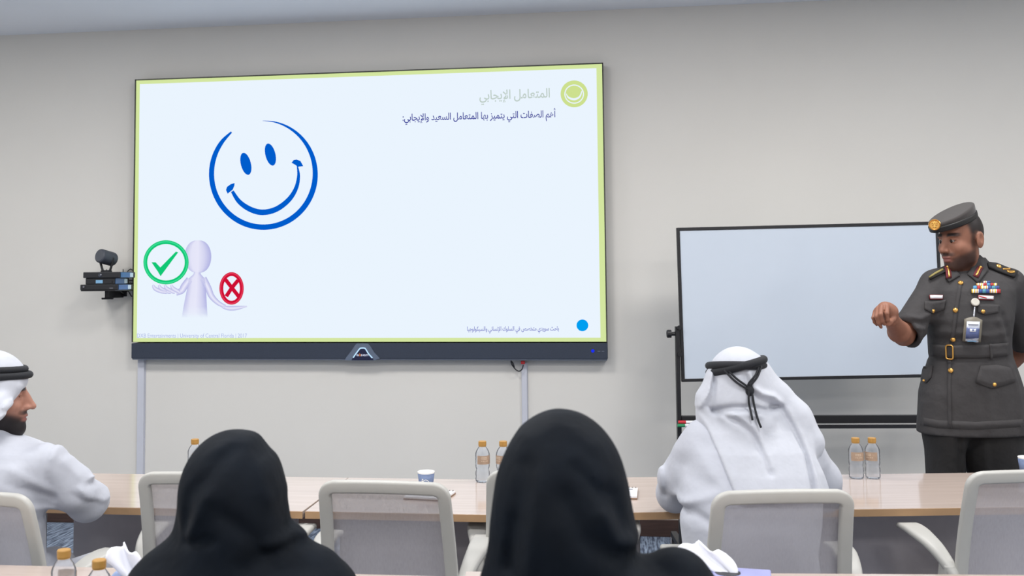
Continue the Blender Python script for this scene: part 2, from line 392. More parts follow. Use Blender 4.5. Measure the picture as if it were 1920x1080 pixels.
# ---- lettering
AR = {'أ': 0xFE83, 'إ': 0xFE87, 'ا': 0xFE8D, 'ب': 0xFE8F, 'ت': 0xFE95, 'ث': 0xFE99, 'ج': 0xFE9D, 'ح': 0xFEA1, 'خ': 0xFEA5, 'د': 0xFEA9, 'ر': 0xFEAD, 'ز': 0xFEAF, 'س': 0xFEB1, 'ش': 0xFEB5, 'ص': 0xFEB9, 'ع': 0xFEC9, 'ف': 0xFED1, 'ك': 0xFED9, 'ل': 0xFEDD, 'م': 0xFEE1, 'ن': 0xFEE5, 'ه': 0xFEE9, 'و': 0xFEED, 'ي': 0xFEF1}
RIGHT = 'أإادرزو'; LAM = {'ا': 0xFEFB, 'أ': 0xFEF7, 'إ': 0xFEF9}
def shape_arabic(s):
    out = []; i = 0; join_prev = False
    while i < len(s):
        c = s[i]
        if c not in AR: out.append(c); join_prev = False; i += 1; continue
        if c == 'ل' and i+1 < len(s) and s[i+1] in LAM:
            out.append(chr(LAM[s[i+1]]+(1 if join_prev else 0))); join_prev = False; i += 2; continue
        nxt = i+1 < len(s) and s[i+1] in AR
        base = AR[c]
        if c in RIGHT: out.append(chr(base+(1 if join_prev else 0))); join_prev = False
        else:
            out.append(chr(base+((3 if nxt else 1) if join_prev else (2 if nxt else 0)))); join_prev = nxt
        i += 1
    return ''.join(reversed(out))
def lettering(name, text, x0, x1, ybase, xh, m, to3d, parent, bold=0.0, res=3):
    """set text so that it fills x0..x1 with its baseline at ybase; xh = units per em"""
    cu = bpy.data.curves.new('t', 'FONT'); cu.body = text; cu.resolution_u = res; cu.offset = bold
    ob = bpy.data.objects.new('t', cu); COL.objects.link(ob)
    me = bpy.data.meshes.new_from_object(ob.evaluated_get(bpy.context.evaluated_depsgraph_get()))
    bpy.data.objects.remove(ob)
    co = np.array([v.co[:] for v in me.vertices]); mn, mxv = co[:, 0].min(), co[:, 0].max()
    for v in me.vertices:
        v.co = to3d(x0+(v.co.x-mn)/(mxv-mn)*(x1-x0), ybase, v.co.y*xh)
    me.materials.clear()
    return link(name, me, m, parent)
def slide_text(name, text, xa, ya, xb, yb, em, m, bold=0.0):
    """baseline from pixel (xa,ya) to (xb,yb)"""
    def f(t, _, h): return dp(xa+(xb-xa)*t, ya+(yb-ya)*t-h, 2)
    return lettering(name, text, 0, 1, 0, em, m, f, scr, bold)
slide_text('slide_title', shape_arabic('المتعامل الإيجابي'), 899, 187, 1031, 182.5, 24, E_ltgrey, .012)
slide_text('slide_sentence', shape_arabic('أهم الصفات التي يتميز بها المتعامل السعيد والإيجابي:'), 755, 226.5, 1042, 219.5, 18, E_navy, .012)
slide_text('slide_caption', shape_arabic('باحث سويدي متخصص في السلوك الإنساني والسيكولوجيا'), 876, 620.5, 1048, 619.5, 11.5, E_indigo, .012)
slide_text('slide_footer', 'DXB Entertainments | University of Central Florida | 2017', 257, 633, 463, 633, 11, E_lav, .0)
# emblem on the lower bar
M_bad = mat('emblem_plate', S(96, 108, 128), 0.4, var=.04); M_bad2 = mat('emblem_dark', S(16, 22, 60), 0.35, var=.04)
def barpt(px, py, y): return drel(ony(px, py, y))
def barplate(name, pts, y0, y1, m, parent):
    a = [barpt(px, py, y0) for px, py in pts]; b = [p+Vector((0, y1-y0, 0)) for p in a]; n = len(a)
    return link(name, fixn(mesh_from(a+b, [tuple(range(n)), tuple(range(2*n-1, n-1, -1))]+[(i, i+n, (i+1) % n+n, (i+1) % n) for i in range(n)])), m, parent)
k4 = 100/1800
def s4(pts): return sc(pts, 630, 630, k4)
em_ = barplate('bar_emblem', s4([(710, 250), (1060, 250), (1150, 330), (1290, 560), (1480, 760), (1290, 825), (500, 825), (295, 815), (330, 740), (520, 500), (650, 300)]), DY-.014, DY+.0, M_bad, disp)
barplate('emblem_inset', s4([(830, 400), (960, 400), (1020, 440), (1270, 815), (520, 815), (770, 440)]), DY-.0155, DY-.012, M_bad2, em_)
E_glow = emat('emblem_light', S(190, 225, 255), 1.1)
q, f = stroke(s4([(580, 730), (700, 560), (800, 430), (850, 408), (950, 408), (1000, 440), (1100, 600), (1225, 740)]), [40*k4]*8, 5)
link('emblem_light', mesh_from([barpt(x, y, DY-.0165) for x, y in q], f), E_glow, em_)
E_or = emat('emblem_letter_orange', S(230, 140, 80), .8); E_wt = emat('emblem_letter_white', S(214, 218, 240), .9)
def bart(t, _, h): return barpt(668.5+t*22, 667.5-h, DY-.0165)
lettering('emblem_letters', 'a sen', 0, 1, 0, 7.0, E_wt, bart, em_, .02)
def bart2(t, _, h): return barpt(673.6+t*3.6, 667.5-h, DY-.0165)
lettering('emblem_letter', 'b', 0, 1, 0, 7.0, E_or, bart2, em_, .02)
link('power_light', mesh_from([barpt(x, y, DY-.0095) for x, y in disc(1111.5, 658, 3.2, 3.2, 16)], [tuple(range(16))]), emat('power_blue', S(30, 50, 240), 1.0), disp)
for bx in (1123, 1130.5): barplate('bar_button', [(bx-2.5, 658), (bx+2.5, 658), (bx+2.5, 659.6), (bx-2.5, 659.6)], DY-.0095, DY, M_barlip, disp)
# HDMI lead looping under the display
lead = thing('cable_lead', 'short black cable looped under the display with a red plug', 'cable', ony(968, 690, DY+.03))
def lr(px, py, y=DY+.03): return ony(px, py, y)-Vector(lead.location)
G().tube(catmull([lr(958, 676), lr(961, 684), lr(966, 692), lr(973, 696), lr(979, 692), lr(981, 684)], 6), .0035, 8).build('cord', M_blackpl, lead, smooth=True)
G().tube([lr(959, 678), lr(961, 683), lr(964, 689)], [.006, .009, .005], 10).build('plug', M_blackpl, lead, smooth=True)
G().box(lr(980.5, 679.5), (.024, .014, .02)).build('red_plug', mat('red_plastic', S(196, 40, 48), .4), lead, bevel=.002)

# ------------------------------------------------------------------ wall shelf with the conference camera
SHY = 6.0
def shelf_box(name, px0, px1, py0, py1, yf, dep, label, cat, face):
    a = ony(px0, py1, yf); b = ony(px1, py0, yf); w = b.x-a.x; h = b.z-a.z
    o = thing(name, label, cat, ((a.x+b.x)/2, yf+dep/2, a.z))
    G().box((0, 0, h/2), (w, dep, h)).build('casing', M_blackpl, o, bevel=.004)
    face(o, w, h, dep); o['h'] = h; return o
M_screen_tint = mat('screen_lit_blue', S(70, 112, 168), .35, var=.05); M_sticker = mat('white_sticker', S(214, 232, 244), .5, var=.05); M_scrn = mat('small_label', S(130, 178, 214), .4, var=.05)
M_greymark = mat('grey_mark', S(120, 120, 130), .5)
M_dimple = mat('lens_dark', S(58, 62, 74), .25, coat=.4)
def side_screen_tint(o, w, h, dep, s0=.25, stick=True):
    G().box((w/2+.001, -dep*.1, h*.5), (.003, dep*.7, h*.86)).build('side_screen_tint', M_screen_tint, o)  # sheet coloured blue for the display's light falling on this side
    if stick: G().box((w/2+.003, dep*.22, h*.5), (.002, .04, h*.7)).build('side_sticker', M_sticker, o)
zb = ony(150, 545, SHY).z
def f1(o, w, h, d):
    G().box((w*.33, -d/2-.001, h*.35), (.022, .003, .004)).build('front_mark', M_greymark, o); G().lathe([(0.0, 0), (.006, 0), (.006, .004)], 12, (-w*.4, -d/2, h*.6), Matrix.Rotation(math.pi/2, 3, 'X')).build('jack', M_greymark, o); side_screen_tint(o, w, h, d)
b1 = shelf_box('device_box', 150, 221, 533, 544.5, SHY-.1, .2, 'lowest black media box on the wall shelf beside the display', 'device', f1)
def f2(o, w, h, d):
    G().box((-w*.02, -d/2-.001, h*.42), (.045, .003, h*.5)).build('front_label', M_scrn, o); G().lathe([(0.0, 0), (.006, 0), (.006, .004)], 12, (w*.4, -d/2, h*.4), Matrix.Rotation(math.pi/2, 3, 'X')).build('knob', M_blackpl, o); side_screen_tint(o, w, h, d)
b2 = shelf_box('device_box', 160, 215, 520.5, 533, SHY-.09, .19, 'middle black media box with a pale blue front label', 'device', f2)
def f3(o, w, h, d):
    G().lathe([(0.0, .006), (.008, .006), (.012, .003), (.014, 0)], 20, (-w*.04, -d/2, h*.45), Matrix.Rotation(math.pi/2, 3, 'X')).build('dial', M_dimple, o); side_screen_tint(o, w, h, d)
    for ax in (-.03, .08): G().tube([(ax, .02, h), (ax, .02, h+.018)], .003, 8).build('antenna_stub', M_blackpl, o)
b3 = shelf_box('device_box', 155.5, 225, 508, 519.8, SHY-.1, .2, 'topmost black media box carrying the round camera', 'device', f3)
b2.location.z = b1.location.z+b1['h']; b3.location.z = b2.location.z+b2['h']; zt = b3.location.z+b3['h']
for _b in (b1, b2, b3): del _b['h']
# camera
cb = ony(199.5, 504, SHY)
ptz = thing('conference_camera', 'dark round conference camera on a U bracket above the shelf boxes', 'camera', (cb.x, SHY, zt))
cc = ony(200, 483, SHY); cz = cc.z-zt
Mx = Matrix.Rotation(math.radians(-20), 3, 'Z') @ Matrix.Rotation(math.radians(78), 3, 'X')
M_ptz = mat('camera_shell', S(66, 70, 80), .5, var=.05)
G().lathe([(0.0, .058), (.036, .058), (.042, .054), (.0445, .047), (.0445, -.046), (.040, -.056), (0.0, -.058)], 48, (0, 0, cz), Mx).build('barrel', M_ptz, ptz, smooth=False, bevel=.0)
fr = Mx @ Vector((0, 0, .059))
G().lathe([(0.0, .0), (.034, .0), (.038, -.003)], 32, (fr.x, fr.y, fr.z+cz), Mx).build('lens_cover', mat('lens_cover', S(84, 88, 96), .3), ptz, smooth=False)
for s in (-1, 1): G().tube(catmull([(s*.02, .0, .006), (s*.026, 0, .015), (s*.04, 0, cz-.03), (s*.046, 0, cz)], 4), .0075, 8).build('bracket_arm', M_blackpl, ptz, smooth=True)
G().lathe([(0.0, .012), (.03, .012), (.034, .008), (.034, 0), (0, 0)], 24).build('foot', M_blackpl, ptz)
# shelf and bracket
sa = ony(152, 546, SHY-.1)
shf = thing('wall_shelf', 'small black wall shelf bracket carrying three media boxes', 'shelf', ((b1.location.x), WALL_Y, b1.location.z-.053))
G().box((0, -.19, .05), (.225, .23, .006)).build('shelf_plate', M_black, shf)
G().box((0, -.1, .025), (.03, .19, .045)).build('bracket', M_black, shf, bevel=.003)
G().box((0, -.006, .035), (.07, .012, .05)).build('wall_plate', M_black, shf)
G().tube([(-.03, -.2, -.0), (.045, -.2, .0)], .006, 8).build('clamp_rod', M_black, shf)
for zz in (): pass
def wall_cable(pts, label):
    w = [ony(px, py, y) for px, py, y in pts]; o = thing('device_cable', label, 'cable', w[0])
    G().tube(catmull([p-w[0] for p in w], 6), .0032, 7).build('cord', M_blackpl, o, smooth=True)
wall_cable([(228, 513, 6.0), (236, 517, 6.06), (240, 508, 6.12), (246, 505, 6.16), (252, 512, 6.165)], 'upper thin black cable running from topmost media box to display')
wall_cable([(219, 527, 6.02), (230, 526, 6.1), (240, 526, 6.16), (252, 526, 6.17)], 'straight black cable from middle media box to display edge')
wall_cable([(222, 541, 6.02), (230, 549, 6.08), (240, 546, 6.14), (247, 556, 6.16), (254, 552, 6.17)], 'drooping black cable from lowest media box to display edge')
wall_cable([(221, 538, 6.05), (234, 540, 6.1), (239, 534, 6.14), (246, 531, 6.16), (252, 540, 6.17)], 'curled black cable beside the lowest media box')

# ------------------------------------------------------------------ whiteboard on its stand
wa = at(1270, 428, 5.55); wb = at(1760, 414.5, 5.50)
dirv = Vector((wb.x-wa.x, wb.y-wa.y, 0)); WBW = dirv.length; wang = math.atan2(dirv.y, dirv.x)
wbase = Vector(((wa.x+wb.x)/2, (wa.y+wb.y)/2, FLOOR))
wbt = thing('whiteboard', 'black framed mobile whiteboard standing behind the person in uniform', 'whiteboard', wbase, wang)
zt_, zb_ = (wa.z+wb.z)/2-FLOOR, at(1276, 712.5, 5.55).z-FLOOR
roll = math.atan2(wb.z-wa.z, WBW)*.8
RM = Matrix.Rotation(-roll, 3, 'Y'); zc = (zt_+zb_)/2; WBH = zt_-zb_
def wbox(name, c, d, m, bevel=.0):
    p = RM @ Vector((c[0], c[1], c[2]-zc)); p.z += zc
    return G().box(p, d, M=RM).build(name, m, wbt, bevel=bevel)
wbox('board', (0, 0, zc), (WBW-.02, .016, WBH-.02), M_board)
fw = .017
wbox('frame_rail', (0, 0, zt_-fw/2), (WBW, .026, fw), M_black, .002); wbox('frame_rail', (0, 0, zb_+fw/2), (WBW, .026, fw), M_black, .002)
wbox('frame_stile', (-WBW/2+fw/2, 0, zc), (fw, .025, WBH), M_black, .002); wbox('frame_stile', (WBW/2-fw/2, 0, zc), (fw, .025, WBH), M_black, .002)
pz = at(1268, 612, 5.55).z-FLOOR
for s in (-1, 1):
    xp = s*(WBW/2+.012)
    G().box((xp, .0, (pz+.07)/2), (.022, .04, pz-.07)).build('post', M_black, wbt, bevel=.002)
    kz = pz-.04
    kn = G().lathe([(.0, 0), (.011, 0), (.011, .02), (.022, .022), (.022, .042), (.018, .046), (0, .046)], 14, (xp+s*.011, 0, kz), Matrix.Rotation(s*math.pi/2, 3, 'Y')).build('clamp_knob', M_black, wbt)
    for dz in (.035, -.11): G().lathe([(.0, 0), (.012, 0), (.012, .012), (0, .012)], 10, (xp-s*.008, -.02, kz+dz), Matrix.Rotation(math.pi/2, 3, 'X')).build('clamp_bolt', M_black, wbt)
    G().box((xp, 0, .085), (.035, .56, .03)).build('foot', M_black, wbt, bevel=.004)
    for yy in (-.25, .25):
        cs = G().box((xp, yy, .062), (.03, .04, .03)).build('castor', M_black, wbt, bevel=.004)
        G().tube([(xp-.014, yy, .03), (xp+.014, yy, .03)], .03, 16).build('wheel', M_dark, cs)
        for sx in (-.019, .019): G().box((xp+sx, yy, .045), (.004, .04, .05)).build('castor_fork', M_leg, cs)
tz = at(1500, 787, 5.5).z-FLOOR
G().box((0, -.01, tz), (WBW, .03, .042)).build('cross_rail', M_black, wbt, bevel=.002)
G().box((0, -.06, tz-.032), (WBW-.04, .09, .006)).build('tray', M_black, wbt)
G().box((0, -.104, tz-.028), (WBW-.04, .004, .016)).build('tray_lip', M_black, wbt)
# things on the tray
def on_tray(px, zofs=0.0):
    p = at(px, 787, 5.44); l = Matrix.Rotation(-wang, 3, 'Z') @ (p-wbase); return wbase+Matrix.Rotation(wang, 3, 'Z') @ Vector((l.x, -.06, tz-.029+zofs))
def marker(px, dz, dy, col, nm, label):
    p = on_tray(px); o = thing('marker_pen', label, 'pen', p+Vector((0, dy, dz)), wang)
    G().lathe([(.0, -.06), (.008, -.06), (.008, .03), (0, .03)], 12, (0, 0, .008), Matrix.Rotation(math.pi/2, 3, 'Y')).build('barrel', M_paper, o, smooth=False)
    G().lathe([(.0, -.0), (.009, 0), (.009, .035), (.007, .045), (0, .045)], 12, (-.07, 0, .008), Matrix.Rotation(math.pi/2, 3, 'Y')).build('pen_cap', mat(nm, col, .4), o)
marker(1297, .0, -.02, S(30, 140, 90), 'pen_green', 'white marker pen with a green cap on the whiteboard tray')
marker(1297, .0, .005, S(30, 32, 40), 'pen_black', 'white marker pen with a black cap on the whiteboard tray')
marker(1299, .016, -.008, S(205, 40, 52), 'pen_red', 'white marker pen with a red cap lying on top of the others')
er = thing('board_eraser', 'white board eraser beside the marker pens on the tray', 'eraser', on_tray(1322), wang)
G().box((0, 0, .026), (.075, .04, .032)).build('grip', M_paper, er, bevel=.004); G().box((0, 0, .006), (.075, .042, .012)).build('felt_pad', M_seat, er)
# ------------------------------------------------------------------ tables
TZ = 0.74; TH = 0.025
def table(cx, cy, L, dep, rz, label, legs=True, group=None, pin=.19, pof=0.0, lin=.07):
    o = thing('conference_table', label, 'table', (cx, cy, FLOOR), rz, group); H = TZ-FLOOR
    G().box((0, 0, H-TH/2), (L-.002, dep-.004, TH-.002)).build('table_top', M_wood, o, bevel=.001)
    for s in (-1, 1): G().box((0, s*(dep/2-.001), H-TH/2-.0012), (L-.002, .004, TH-.0024)).build('edge_band', M_woodedge, o)
    for s in (-1, 1):
        lx = s*(L/2-lin)
        G().box((lx, .02, (H-TH)/2+.02), (.05, .07, H-TH-.04)).build('leg', M_leg, o, bevel=.003)
        G().box((lx, .02, .03), (.05, dep-.1, .03)).build('foot', M_leg, o, bevel=.004)
        for yy in (-dep/2+.09, dep/2-.07):
            c = G().tube([(lx-.012, yy, .022), (lx+.012, yy, .022)], .022, 14).build('castor', M_dark, o)
    G().box((pof, -.022, H-TH-.02-.19), (L-pin, .014, .36)).build('modesty_panel', M_panel, o, bevel=.002)
    G().box((0, .02, H-TH-.02), (L-.2, .04, .03)).build('under_rail', M_leg, o)
    return o
table(-2.57, 3.57, .93, .57, 0, 'pale wood table section at the far left behind the person in profile')
table(-1.573, 3.57, 1.05, .57, 0, 'pale wood table section behind the left person in black', pin=.2, pof=.0, lin=.17)
table(-.5655, 3.578, .958, .57, math.radians(.7), 'pale wood table section carrying the paper cup and spiral notepad')
a3 = math.radians(8.8); L3 = 1.87
p0 = Vector((.008, 3.366, 0)); e = Vector((math.cos(a3), math.sin(a3), 0)); nn = Vector((-math.sin(a3), math.cos(a3), 0))
c3 = p0+e*(L3/2)+nn*.29
table(c3.x, c3.y, L3, .58, a3, 'long pale wood table section in front of the person in uniform', pin=.36, pof=.09)
# the women's row
table(-1.35, 2.325, 1.9, .55, math.radians(.8), 'near pale wood table with two blurred bottles at lower left')
a4 = math.radians(4.5); c4 = Vector((.55, 2.46, 0))
table(c4.x, c4.y, 1.88, .55, a4, 'near pale wood table with a lavender tissue box at lower right')

# ------------------------------------------------------------------ chairs
def make_chair(label):
    o = thing('office_chair', label, 'chair')
    H0 = .50; HT = .945; tilt = .085
    def bk(x, z):   # point on the back surface
        t = (z-H0)/(HT-H0); return Vector((x, -.21-tilt*t-.018*(1-(x/.2)**2)*0-.03*math.sin(t*math.pi)*-.6, z))
    pts = []; w_top, w_bot = .196, .214
    def hw(z): return w_bot+(w_top-w_bot)*((z-H0)/(HT-H0))
    r = .045
    path = []
    # start bottom left, go up, over, down, closed
    inset = .018
    for z in np.linspace(H0+r, HT-r, 9): path.append((-hw(z)+inset, z))
    for i in range(1, 6):
        a = math.radians(180-90*i/6); path.append((-hw(HT-r)+inset+(r-inset)+math.cos(a)*(r-inset), HT-r+math.sin(a)*(r-inset)))
    for x in np.linspace(-hw(HT)+r, hw(HT)-r, 7): path.append((x, HT-inset+.004*(1-(x/.2)**2)))
    for i in range(1, 6):
        a = math.radians(90-90*i/6); path.append((hw(HT-r)-inset-(r-inset)+math.cos(a)*(r-inset), HT-r+math.sin(a)*(r-inset)))
    for z in np.linspace(HT-r, H0+r, 9): path.append((hw(z)-inset, z))
    for x in np.linspace(hw(H0)-r, -hw(H0)+r, 7): path.append((x, H0+inset))
    P3 = [bk(x, z) for x, z in path]
    prof = [(a*1.0, b) for a, b in rrect(.038, .022, .007, 3)]
    ups = [Vector((0, -1, -.2))]*len(P3)
    G().sweep(P3, prof, ups, True).build('back_frame', M_chair, o, smooth=True)
    # mesh
    nx, nz = 12, 14; vs = []; fs = []
    for j in range(nz+1):
        z = H0+.02+(HT-H0-.04)*j/nz
        for i in range(nx+1):
            x = (-1+2*i/nx)*(hw(z)-.02); p = bk(x, z); p.y += .012+.012*(1-(x/.2)**2); vs.append(p)
    for j in range(nz):
        for i in range(nx): fs.append((j*(nx+1)+i, j*(nx+1)+i+1, (j+1)*(nx+1)+i+1, (j+1)*(nx+1)+i))
    link('back_mesh', mesh_from(vs, fs), M_mesh, o, True)
    # lumbar spine behind the seat
    G().box((0, -.235, .47), (.09, .03, .16)).build('back_support', M_chair, o, bevel=.008)
    # seat
    sp = rrect(.46, .46, .09, 5); g = G(); n = len(sp)
    rows = [(0.0, .44), (.94, .435), (1.0, .45), (1.0, .475), (.95, .492), (.0, .5)]
    vs = []
    for k, z in rows[1:-1]:
        for x, y in sp: vs.append((x*k, y*k+.01, z-(.02*max(0, y)**2*4)))
    fs = [(i*n+j, i*n+(j+1) % n, (i+1)*n+(j+1) % n, (i+1)*n+j) for i in range(3) for j in range(n)]+[tuple(range(n-1, -1, -1)), tuple(3*n+j for j in range(n))]
    g.add(vs, fs).build('seat', M_seat, o, smooth=False)
    # arms: a broad ribbon rising forward from the back frame, with a post down to the seat
    for s in (-1, 1):
        path = catmull([(s*.212, -.238, .595), (s*.222, -.215, .645), (s*.236, -.165, .688), (s*.246, -.10, .712), (s*.250, -.04, .722), (s*.248, .01, .72)], 5)
        L = len(path); prof = []
        for i in range(L):
            t = i/(L-1); w = .03+.04*min(1, t*1.5); th = .034-.016*t
            prof.append(rrect(w, th, th*.45, 3))
        arm = G().sweep(path, prof, Vector((0, 0, 1))).build('arm', M_chair, o, smooth=True)
        post = catmull([(s*.226, -.205, .655), (s*.228, -.195, .60), (s*.228, -.155, .52), (s*.22, -.09, .45)], 5)
        G().sweep(post, rrect(.032, .055, .012, 3), Vector((0, 1, 0))).build('arm_post', M_chair, arm, smooth=True)
    G().lathe([(.0, .42), (.05, .42), (.05, .44), (0, .44)], 16).build('seat_plate', M_dark, o)
    G().lathe([(.0, .09), (.03, .09), (.03, .26), (.018, .262), (.018, .42), (0, .42)], 16).build('gas_column', M_dark, o)
    for k in range(5):
        a = 2*math.pi*k/5+.3; d = Vector((math.cos(a), math.sin(a), 0))
        lg = G().sweep([d*.02+Vector((0, 0, .11)), d*.15+Vector((0, 0, .095)), d*.29+Vector((0, 0, .07))], [rrect(.05, .035, .01, 2), rrect(.04, .03, .01, 2), rrect(.03, .02, .008, 2)], Vector((0, 0, 1))).build('base_leg', M_chair, o)
        c = d*.28; t = Vector((-d.y, d.x, 0))
        G().tube([c+t*-.02+Vector((0, 0, .03)), c+t*.02+Vector((0, 0, .03))], .03, 12).build('castor', M_dark, lg)
    return o
chair0 = make_chair('light grey mesh-back office chair')
CH = [  # px of back centre, depth of back top, facing angle, label
    (718, 2.99, -2.0, 'empty grey mesh-back chair in the middle, in front of the paper cup'),
    (372, 3.15, 0.0, 'grey mesh-back chair mostly hidden behind the left person in black'),
    (-54, 2.90, -8.0, 'grey mesh-back chair of the person in profile at far left'),
    (1032, 3.14, 2.0, 'grey mesh-back chair almost hidden behind the right person in black'),
    (1469, 2.82, 9.5, 'grey mesh-back chair carrying the person in white headscarf seen from behind'),
    (1936, 3.07, 10.0, 'empty grey mesh-back chair at the far right edge'),
    (440, 1.66, 0.0, 'grey chair under the left person in black'),
    (1050, 1.42, 3.0, 'grey chair under the right person in black'),
]
for i, (px, D, ang, lab) in enumerate(CH):
    o = chair0 if i == 0 else dup(chair0)
    o['label'] = lab; o['group'] = 'grey mesh-back office chairs'
    p = at(px, 900, D); a = math.radians(ang); back = Matrix.Rotation(a, 3, 'Z') @ Vector((0, -.295, 0))
    o.location = (p.x-back.x, p.y-back.y, FLOOR); o.rotation_euler = (0, 0, a)

# ------------------------------------------------------------------ bottles, cups, pads, tissue boxes
M_label = mat('bottle_label', S(166, 142, 122), .5, var=.12, scale=60)
M_water = M_clear
def make_bottle():
    o = thing('water_bottle', 'bottle', 'bottle')
    prof = [(.0, .0), (.022, .0), (.0265, .004), (.0272, .012), (.0255, .02), (.0272, .028), (.0265, .038), (.0235, .046), (.0262, .054), (.0272, .06), (.0262, .066), (.0272, .072), (.0262, .078), (.0272, .084), (.0262, .09), (.0272, .098), (.0268, .106), (.0225, .117), (.0165, .126), (.0128, .131), (.0128, .138)]
    G().lathe(prof, 28).build('bottle_body', M_clear, o, smooth=True)
    G().lathe([(.0145, .134), (.015, .135), (.015, .149), (.0135, .151), (0, .151)], 24).build('bottle_cap', M_cap_gold, o, smooth=False)
    G().lathe([(.0136, .131), (.0142, .131), (.0142, .1335), (.0136, .1335)], 24).build('neck_ring', M_cap_gold, o)
    # wrap label on part of the girth
    vs = []; n = 14; fs = []
    for i in range(n+1):
        th = math.radians(-150+125*i/n)
        for rr, z in ((.0281, .068), (.0281, .1)): vs.append((rr*math.cos(th), rr*math.sin(th), z))
    for i in range(n): fs.append((2*i, 2*i+2, 2*i+3, 2*i+1))
    link('paper_label', mesh_from(vs, fs), M_label, o, True)
    vs = []; fs = []
    for k, z in enumerate((.078, .086, .091)):
        for i in range(5):
            th = math.radians(-115+9*i*(1 if k else 1.3)); a = len(vs)
            for t2 in (th, th+math.radians(6)):
                for zz in (z, z+.004): vs.append((.0283*math.cos(t2), .0283*math.sin(t2), zz))
            fs.append((a, a+2, a+3, a+1))
    link('label_print', mesh_from(vs, fs), mat('label_print', S(206, 186, 164), .5), o)
    return o
bot = make_bottle(); BG = 'small gold-capped water bottles'
BT = [(905, 903, 25, 'gold-capped water bottle in full view left of the right person in black'),
      (944, 903, -35, 'gold-capped water bottle half hidden by the right person in black'),
      (365, 897, 60, 'gold-capped water bottle peeking out beside the left person in black'),
      (1606, 896.5, 10, 'left bottle of the gold-capped pair in front of the whiteboard'),
      (1637, 896.5, -40, 'right bottle of the gold-capped pair in front of the whiteboard')]
for i, (px, py, rot, lab) in enumerate(BT):
    o = bot if i == 0 else dup(bot)
    o['label'] = lab; o['group'] = BG; p = onz(px, py, TZ); o.location = p; o.rotation_euler = (0, 0, math.radians(rot))
for px, py, rot, lab in ((120, 1030, 170, 'blurred gold-capped bottle at lower left, the farther one'), (186, 1049, 150, 'blurred gold-capped bottle at lower left, the nearer one next to the tissue')):
    o = dup(bot); o['label'] = lab; o['group'] = BG; p = onz(px, py, TZ+.151); p.z = TZ; o.location = p; o.rotation_euler = (0, 0, math.radians(rot))
# paper cups
M_cupb = mat('cup_blue', S(108, 124, 158), .6, var=.12, scale=90); M_cupw = mat('cup_white', S(244, 244, 242), .6, var=.01)
def make_cup(label):
    o = thing('paper_cup', label, 'cup')
    G().lathe([(.0, .004), (.0225, .004), (.0225, 0), (.0235, .0), (.0305, .062), (.0285, .062), (.0225, .008), (0, .008)], 32).build('cup_wall', M_cupw, o, smooth=False)
    G().lathe([(.0239, .001), (.0306, .0575), (.0301, .0575), (.0234, .001)], 32).build('blue_sleeve', M_cupb, o, smooth=True)
    G().tube([(.0298*math.cos(2*math.pi*i/28), .0298*math.sin(2*math.pi*i/28), .0625) for i in range(28)], .0017, 8, True).build('rolled_rim', M_cupw, o, smooth=True)
    def surf(u, v): # u across, v up on the camera side
        r = .0243+.0063*(v/.0575)+.0004; th = -math.pi/2+u/r; return (r*math.cos(th), r*math.sin(th), v)
    vs = []; fs = []
    for r0, w, a0, a1 in ((.013, .0022, -150, 150), (.006, .002, 0, 345)):
        n = 22; b = len(vs)
        for i in range(n+1):
            a = math.radians(a0+(a1-a0)*i/n)
            for rr in (r0, r0-w): vs.append(surf(rr*math.sin(a), .026+rr*math.cos(a)))
        fs += [(b+2*i, b+2*i+1, b+2*i+3, b+2*i+2) for i in range(n)]
    for u0, v0, u1, v1 in ((-.016, .032, -.010, .036), (-.015, .038, -.009, .0415), (.010, .012, .015, .016)):
        b = len(vs); vs += [surf(u0, v0), surf(u1, v0), surf(u1, v1), surf(u0, v1)]; fs.append((b, b+1, b+2, b+3))
    link('white_emblem', mesh_from(vs, fs), M_cupw, o)
    return o
cup = make_cup('blue and white paper cup behind the empty middle chair'); cup['group'] = 'blue paper cups'
p = onz(799, 917, TZ); cup.location = p; cup.rotation_euler = (0, 0, .15)
c2 = dup(cup); c2['label'] = 'blue paper cup cut by the right edge of the picture'; p = onz(1926, 888, TZ); c2.location = p
# spiral note pads
def make_pad(label, px, py, w, h, rz):
    o = thing('spiral_notepad', label, 'notepad', onz(px, py, TZ), math.radians(rz), 'spiral notepads')
    G().box((0, 0, .002), (w, h, .004)).build('backing_board', mat('pad_board', S(150, 120, 96), .8), o)
    G().box((0, -.002, .007), (w-.002, h-.006, .006)).build('paper_block', M_paper, o)
    g = G(); n = int(w/.012)
    for i in range(n):
        x = -w/2+.008+i*(w-.016)/(n-1); g.tube([(x, h/2-.008+.006*math.cos(2*math.pi*j/10), .006+.0075*math.sin(2*math.pi*j/10)) for j in range(10)], .0009, 5, True)
    g.build('wire_spiral', M_black, o)
    G().box((w*.2, h*.28, .0103), (w*.28, .012, .0004)).build('printed_heading', M_ink, o)
    for k in range(5): G().box((0, h*.12-k*.022, .0102), (w*.8, .0012, .0003)).build('ruled_line', M_ink, o)
make_pad('white spiral notepad seen beside and through the empty middle chair', 806, 931, .15, .21*.62, -8)
make_pad('white notepad on the table right of the right person in black', 1166, 927, .11, .15, -2)
